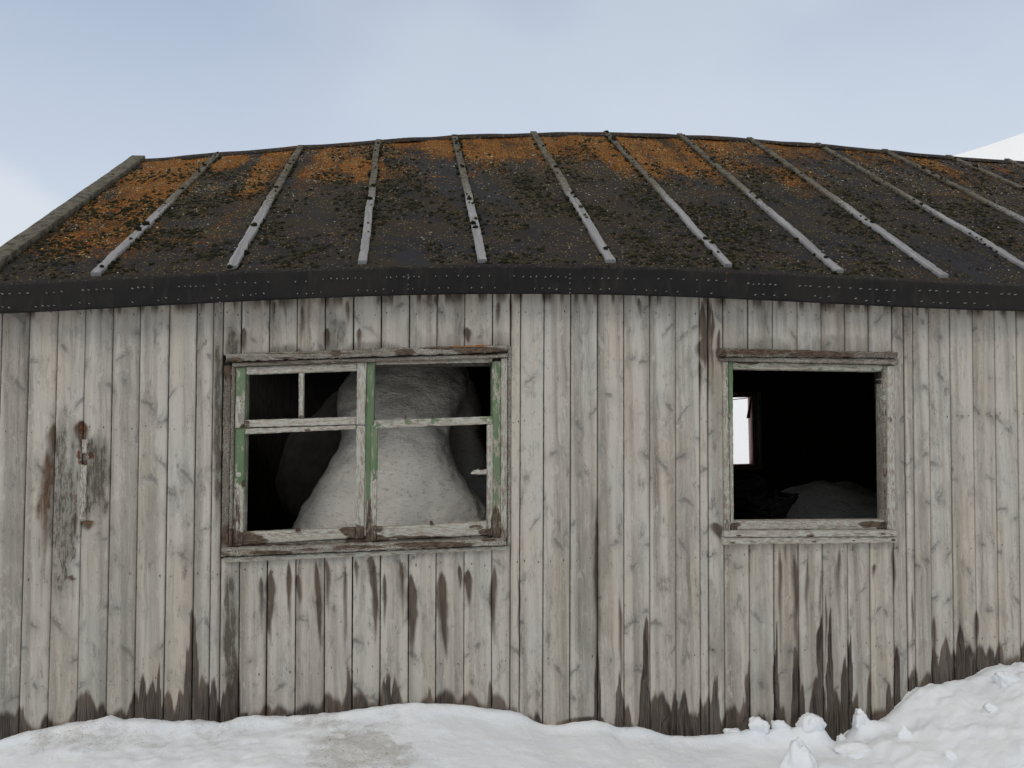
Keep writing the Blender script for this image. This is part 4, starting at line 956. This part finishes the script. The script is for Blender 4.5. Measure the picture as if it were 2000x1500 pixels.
# ground behind the hut rising into snow hills: height set by bearing
hg = Acc(); th = np.radians(np.linspace(-89.9, 89.9, 200)); rr_ = np.concatenate([np.linspace(0, 12, 8), np.geomspace(14, 420, 46)])
TH, RD = np.meshgrid(th, rr_); Xh = RD*np.sin(TH); Yh = .01+RD*np.cos(TH)
az = np.degrees(TH)
elv = np.interp(az, [-90, -40, -20, 0, 15, 24, 30, 33.8, 37.2, 42, 52, 70, 90], [2.5, 3.0, 2.0, 3, 8.0, 11.5, 14.4, 15.65, 16.25, 17.3, 19.5, 15, 5])
Rr = np.hypot(Xh, Yh+D)
prof_ = sst(8, 190, RD)
Zh = -.35+(np.tan(np.radians(elv))*190/1.11)*prof_*np.where(RD > 190, 1-.35*sst(190, 420, RD), 1)+1.2*(fbm(Xh/30, Yh/30, 0, 401, 3)-.5)*sst(10, 60, RD)
idx = np.arange(Xh.size).reshape(Xh.shape); fq = np.stack([idx[:-1, :-1], idx[:-1, 1:], idx[1:, 1:], idx[1:, :-1]], -1).reshape(-1, 4)
hg.add(np.stack([Xh, Yh, Zh], -1).reshape(-1, 3), fq)
hg.build('hills', snow_mat('hill_snow', False, (.97, .97, .97)), None, smooth=True, kind='structure')

# ------------------------------------------------------------------ snow lumps at the foot of the wall
def lump(name, px, py, wpx, hpx, dist, label, group=None, seed=1, flat=1.0, sub=4):
    """a crumbled block standing on the snow, dist metres out from the wall"""
    x, z = W(px, py, -dist); s_px = (D-dist)/F
    rx = wpx/2*s_px; rz = hpx/2*s_px; ry = rx*.8
    bv, bf = ico(sub); r_ = np.random.default_rng(seed)
    ang = r_.uniform(0, 6.28); d = bv.copy()
    # faceted block: clip by a few random planes, then roughen
    for _ in range(9):
        nrm = r_.normal(size=3); nrm /= np.linalg.norm(nrm); h = r_.uniform(.55, .86)
        k = d@nrm; over = np.clip(k-h, 0, None); d = d-over[:, None]*nrm*.92
    nz_ = fbm(d[:, 0]*2.2+seed*3.1+9, d[:, 1]*2.2+9, d[:, 2]*2.2+9, seed, 4)-.5
    d = d*(1+nz_[:, None]*.75+.22*(fbm(d[:, 0]*9+seed, d[:, 1]*9+7, d[:, 2]*9+5, seed+3, 3)-.5)[:, None])
    d[:, 2] = np.where(d[:, 2] < -.35, -.35+(d[:, 2]+.35)*.3, d[:, 2])
    v = np.stack([d[:, 0]*rx*1.12, d[:, 1]*ry, d[:, 2]*rz*1.25*flat], -1)
    A = Acc(); m_ = np.zeros((len(v), 4)); A.add(v, bf, None, m_)
    gz = float(front_h(np.array([x]), np.array([-dist]))[0])
    o = A.build(name, SNOWM, None, smooth=True, origin=(0, 0, 0)); o.location = (x, -dist, max(gz-.004, z-.0) if False else gz-rz*.12)
    o['label'] = label; o['category'] = 'snow lump'
    if group: o['group'] = group
    return o
GRP = 'loose snow lumps below the right window'
lump('snow_lump', 1481, 1418, 46, 40, .10, 'pointed snow lump against the boards, leftmost of those under the right window', GRP, 3)
lump('snow_lump', 1524, 1420, 38, 30, .09, 'small grey crumbly snow lump between two bigger ones by the wall', GRP, 4)
lump('snow_lump', 1582, 1420, 56, 40, .11, 'wide jagged snow lump at the wall left of the dark gap', GRP, 5)
lump('snow_lump', 1682, 1418, 44, 46, .10, 'snow lump against the wall right of the dark gap', GRP, 6)
lump('snow_lump', 1560, 1472, 64, 92, .42, 'large angular snow block lying out from the wall below the right window', GRP, 17)
lump('snow_lump', 1680, 1462, 92, 34, .30, 'broad rounded slab of snow in front of the dark gap', GRP, 8, .8)
lump('snow_lump', 1768, 1436, 34, 36, .30, 'square snow lump on the lower slope of the right bank', GRP, 9)
lump('snow_lump', 1430, 1433, 34, 16, .06, 'low snow crumb at the wall under the left corner of the right window', GRP, 10)
lump('snow_lump', 1857, 1490, 26, 24, .55, 'small snow lump at the bottom edge of the picture on the right', GRP, 11)
lump('snow_lump', 1970, 1362, 60, 44, .22, 'tall rounded snow lump high on the right bank', GRP, 12)
lump('snow_lump', 1645, 1424, 22, 20, .07, 'tiny snow lump standing in the dark gap at the wall foot', GRP, 14)
lump('snow_lump', 1935, 1392, 36, 22, .34, 'flat snow lump just below the tall lump on the right bank', GRP, 15)

# ------------------------------------------------------------------ snow blown into the rooms
IS = NT('old_indoor_snow'); t = IS.t.nodes.new('ShaderNodeTexCoord').outputs['Object']
s1 = IS.noise(t, 5, 5, .6); s2 = IS.noise(IS.vec('MULTIPLY', t, (1, 1, 2.2)), 34, 5, .7); s3 = IS.noise(t, 190, 3, .7)
c = IS.mix(IS.mr(s1, .35, .65), (.92, .86, .76), (.84, .78, .68)); c = IS.mix(IS.mr(s2, .52, .68, 0, .6), c, (.42, .37, .30)); c = IS.mix(IS.mr(s3, .62, .68, 0, .7), c, (.16, .14, .12))
ISM = IS.done(c, .7, IS.bump(IS.math('ADD', s2, IS.math('MULTIPLY', s1, 2.0)), .5, .03), .2)
def blob_body(name, parts, voxel, label, cat, mat):
    A = Acc(); bv, bf = ico(3)
    for (cx, cy, cz, rx, ry, rz) in parts: A.add(bv*np.array([rx, ry, rz])+np.array([cx, cy, cz]), bf)
    o = A.build(name, mat, None, smooth=True)
    m = o.modifiers.new('remesh', 'REMESH'); m.mode = 'VOXEL'; m.voxel_size = voxel; m.use_smooth_shade = True
    s = o.modifiers.new('smooth', 'SMOOTH'); s.factor = .8; s.iterations = 26
    tx = bpy.data.textures.new(name+'_lumps', 'CLOUDS'); tx.noise_scale = .42; dp = o.modifiers.new('lumps', 'DISPLACE'); dp.texture = tx; dp.strength = .10; dp.texture_coords = 'GLOBAL'
    o['label'] = label; o['category'] = cat; return o
def ell(px, py, Y, wpx, hpx, ry):
    x, z = W(px, py, Y); s = (D+Y)/F; return (x, Y, z, wpx/2*s, ry, hpx/2*s)
prof_d = [(1360, 400, 1160, .62, .46), (1200, 470, 1080, .64, .42), (1100, 532, 1010, .66, .38), (1035, 570, 962, .68, .35), (1000, 590, 944, .70, .34), (950, 622, 908, .73, .33), (905, 650, 885, .78, .33), (870, 668, 876, .84, .34),
          (840, 676, 880, .92, .36), (800, 668, 894, 1.06, .40), (765, 664, 914, 1.20, .44), (735, 676, 916, 1.34, .46), (705, 705, 900, 1.46, .44), (680, 745, 868, 1.55, .34), (668, 800, 815, 1.6, .05)]
pd_ = np.array(prof_d, float); tt_ = np.linspace(0, len(pd_)-1, 150); from_ = np.arange(len(pd_))
def smooth_i(c):
    v = np.interp(tt_, from_, pd_[:, c]); k = np.hanning(13); k /= k.sum()
    return np.convolve(np.pad(v, 6, mode='edge'), k, 'valid')
py_, lx_, rx_, yc_, ry_ = [smooth_i(c) for c in range(5)]
A = Acc(); NA = 160; an = np.linspace(0, 2*math.pi, NA, endpoint=False); V = []
for q in range(len(tt_)):
    xl, z = W(lx_[q], py_[q], yc_[q]); xr, _ = W(rx_[q], py_[q], yc_[q]); cx, hw = (xl+xr)/2, (xr-xl)/2
    e_ = .82
    ca, sa = np.cos(an), np.sin(an)
    x = cx+hw*np.sign(ca)*np.abs(ca)**e_; y = yc_[q]+ry_[q]*np.sign(sa)*np.abs(sa)**e_
    V.append(np.stack([x, y, np.full(NA, z)], -1))
V = np.array(V); X, Y, Z = V[..., 0], V[..., 1], V[..., 2]
nn = .10*(fbm(X*2.6+5, Y*2.6, Z*2.6, 601, 3)-.5)+.035*(fbm(X*9, Y*9, Z*14, 602, 4)-.5)+.012*(fbm(X*34, Y*34, Z*60, 603, 3)-.5)
dx, dy = X-X.mean(1, keepdims=True), Y-yc_[:, None]; L_ = np.sqrt(dx*dx+dy*dy)+1e-6
X = X+dx/L_*nn; Y = Y+dy/L_*nn; Z = Z+.03*(fbm(X*4, Y*4, Z*2, 604, 3)-.5)
idx = np.arange(X.size).reshape(X.shape); nx_ = np.roll(idx, -1, 1)
A.add(np.stack([X, Y, Z], -1).reshape(-1, 3), np.stack([idx[:-1], nx_[:-1], nx_[1:], idx[1:]], -1).reshape(-1, 4))
o = A.build('snow_drift', ISM, None, smooth=True); o['label'] = 'tall neck-shaped drift of old dirty snow standing inside behind the left window'; o['category'] = 'snow drift'
parts = [ell(905, 850, 1.75, 80, 260, .3), ell(912, 930, 1.7, 90, 240, .35), ell(935, 1020, 1.65, 130, 230, .35)]
blob_body('snow_drift', parts, .028, 'narrow grey shoulder of snow right of the tall drift, behind the broken glazing bar', 'snow drift', ISM)
DIM = simple_mat('shade_darkened_snow', (.20, .19, .175), (.30, .285, .26), 7, .9, .01)  # darker copy of the indoor snow: the room's shade put into the colour
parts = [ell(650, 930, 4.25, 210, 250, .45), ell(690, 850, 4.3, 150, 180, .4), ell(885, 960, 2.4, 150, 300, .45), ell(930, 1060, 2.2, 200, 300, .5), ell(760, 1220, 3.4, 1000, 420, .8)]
blob_body('snow_drift', parts, .035, 'hump of old snow, shade put into its colour, deep in the left room, behind the tall drift', 'snow drift', DIM)
parts = [ell(1600, 1050, 2.2, 230, 230, .8), ell(1700, 1110, 2.0, 420, 300, .9), ell(1640, 1000, 3.0, 200, 130, .6), ell(1450, 1150, 1.6, 180, 200, .6)]
blob_body('snow_drift', parts, .045, 'low dim heap of snow on the floor inside the right window', 'snow drift', ISM)
# dim wreckage by the far window
def crate(name, px, py, Y, w_, d_, h_, rot, label, cat):
    x, z = W(px, py, Y); A = Acc()
    for k_ in range(3): box(A, -w_/2, w_/2, -d_/2, -d_/2+.015, k_*h_/3+.004, (k_+1)*h_/3-.006)
    for k_ in range(3): box(A, -w_/2, w_/2, d_/2-.015, d_/2, k_*h_/3+.004, (k_+1)*h_/3-.006)
    for sx in (-1, 1):
        for k_ in range(3): box(A, sx*w_/2-.008, sx*w_/2+.007, -d_/2+.016, d_/2-.016, k_*h_/3+.006, (k_+1)*h_/3-.008)
        for sy in (-1, 1): box(A, sx*(w_/2-.03)-.018, sx*(w_/2-.03)+.018, sy*(d_/2-.03)-.013, sy*(d_/2-.03)+.013, .0, h_+.01)
    box(A, -w_/2+.02, w_/2-.02, -d_/2+.02, d_/2-.02, .002, .014)
    o = A.build(name, CR, None); o.location = (x, Y, z); o.rotation_euler = (R(4), R(-7), rot); o['label'] = label; o['category'] = cat; return o
CR = simple_mat('dusty_crate_wood', (.05, .042, .034), (.12, .10, .085), 25, .9, .003, (1, 1, 6))
crate('wooden_crate', 1512, 1012, 2.1, .34, .26, .17, .4, 'dark slatted crate on the snow heap inside the right window', 'crate')
crate('wooden_crate', 1452, 985, 3.2, .40, .30, .20, -.3, 'dusty crate standing below the small back window', 'crate')
for o in list(sc.objects):
    if o.type == 'MESH' and o.parent is None and 'label' not in o and 'kind' not in o: print('UNTAGGED', o.name)
print('verts', sum(len(o.data.vertices) for o in sc.objects if o.type == 'MESH'))
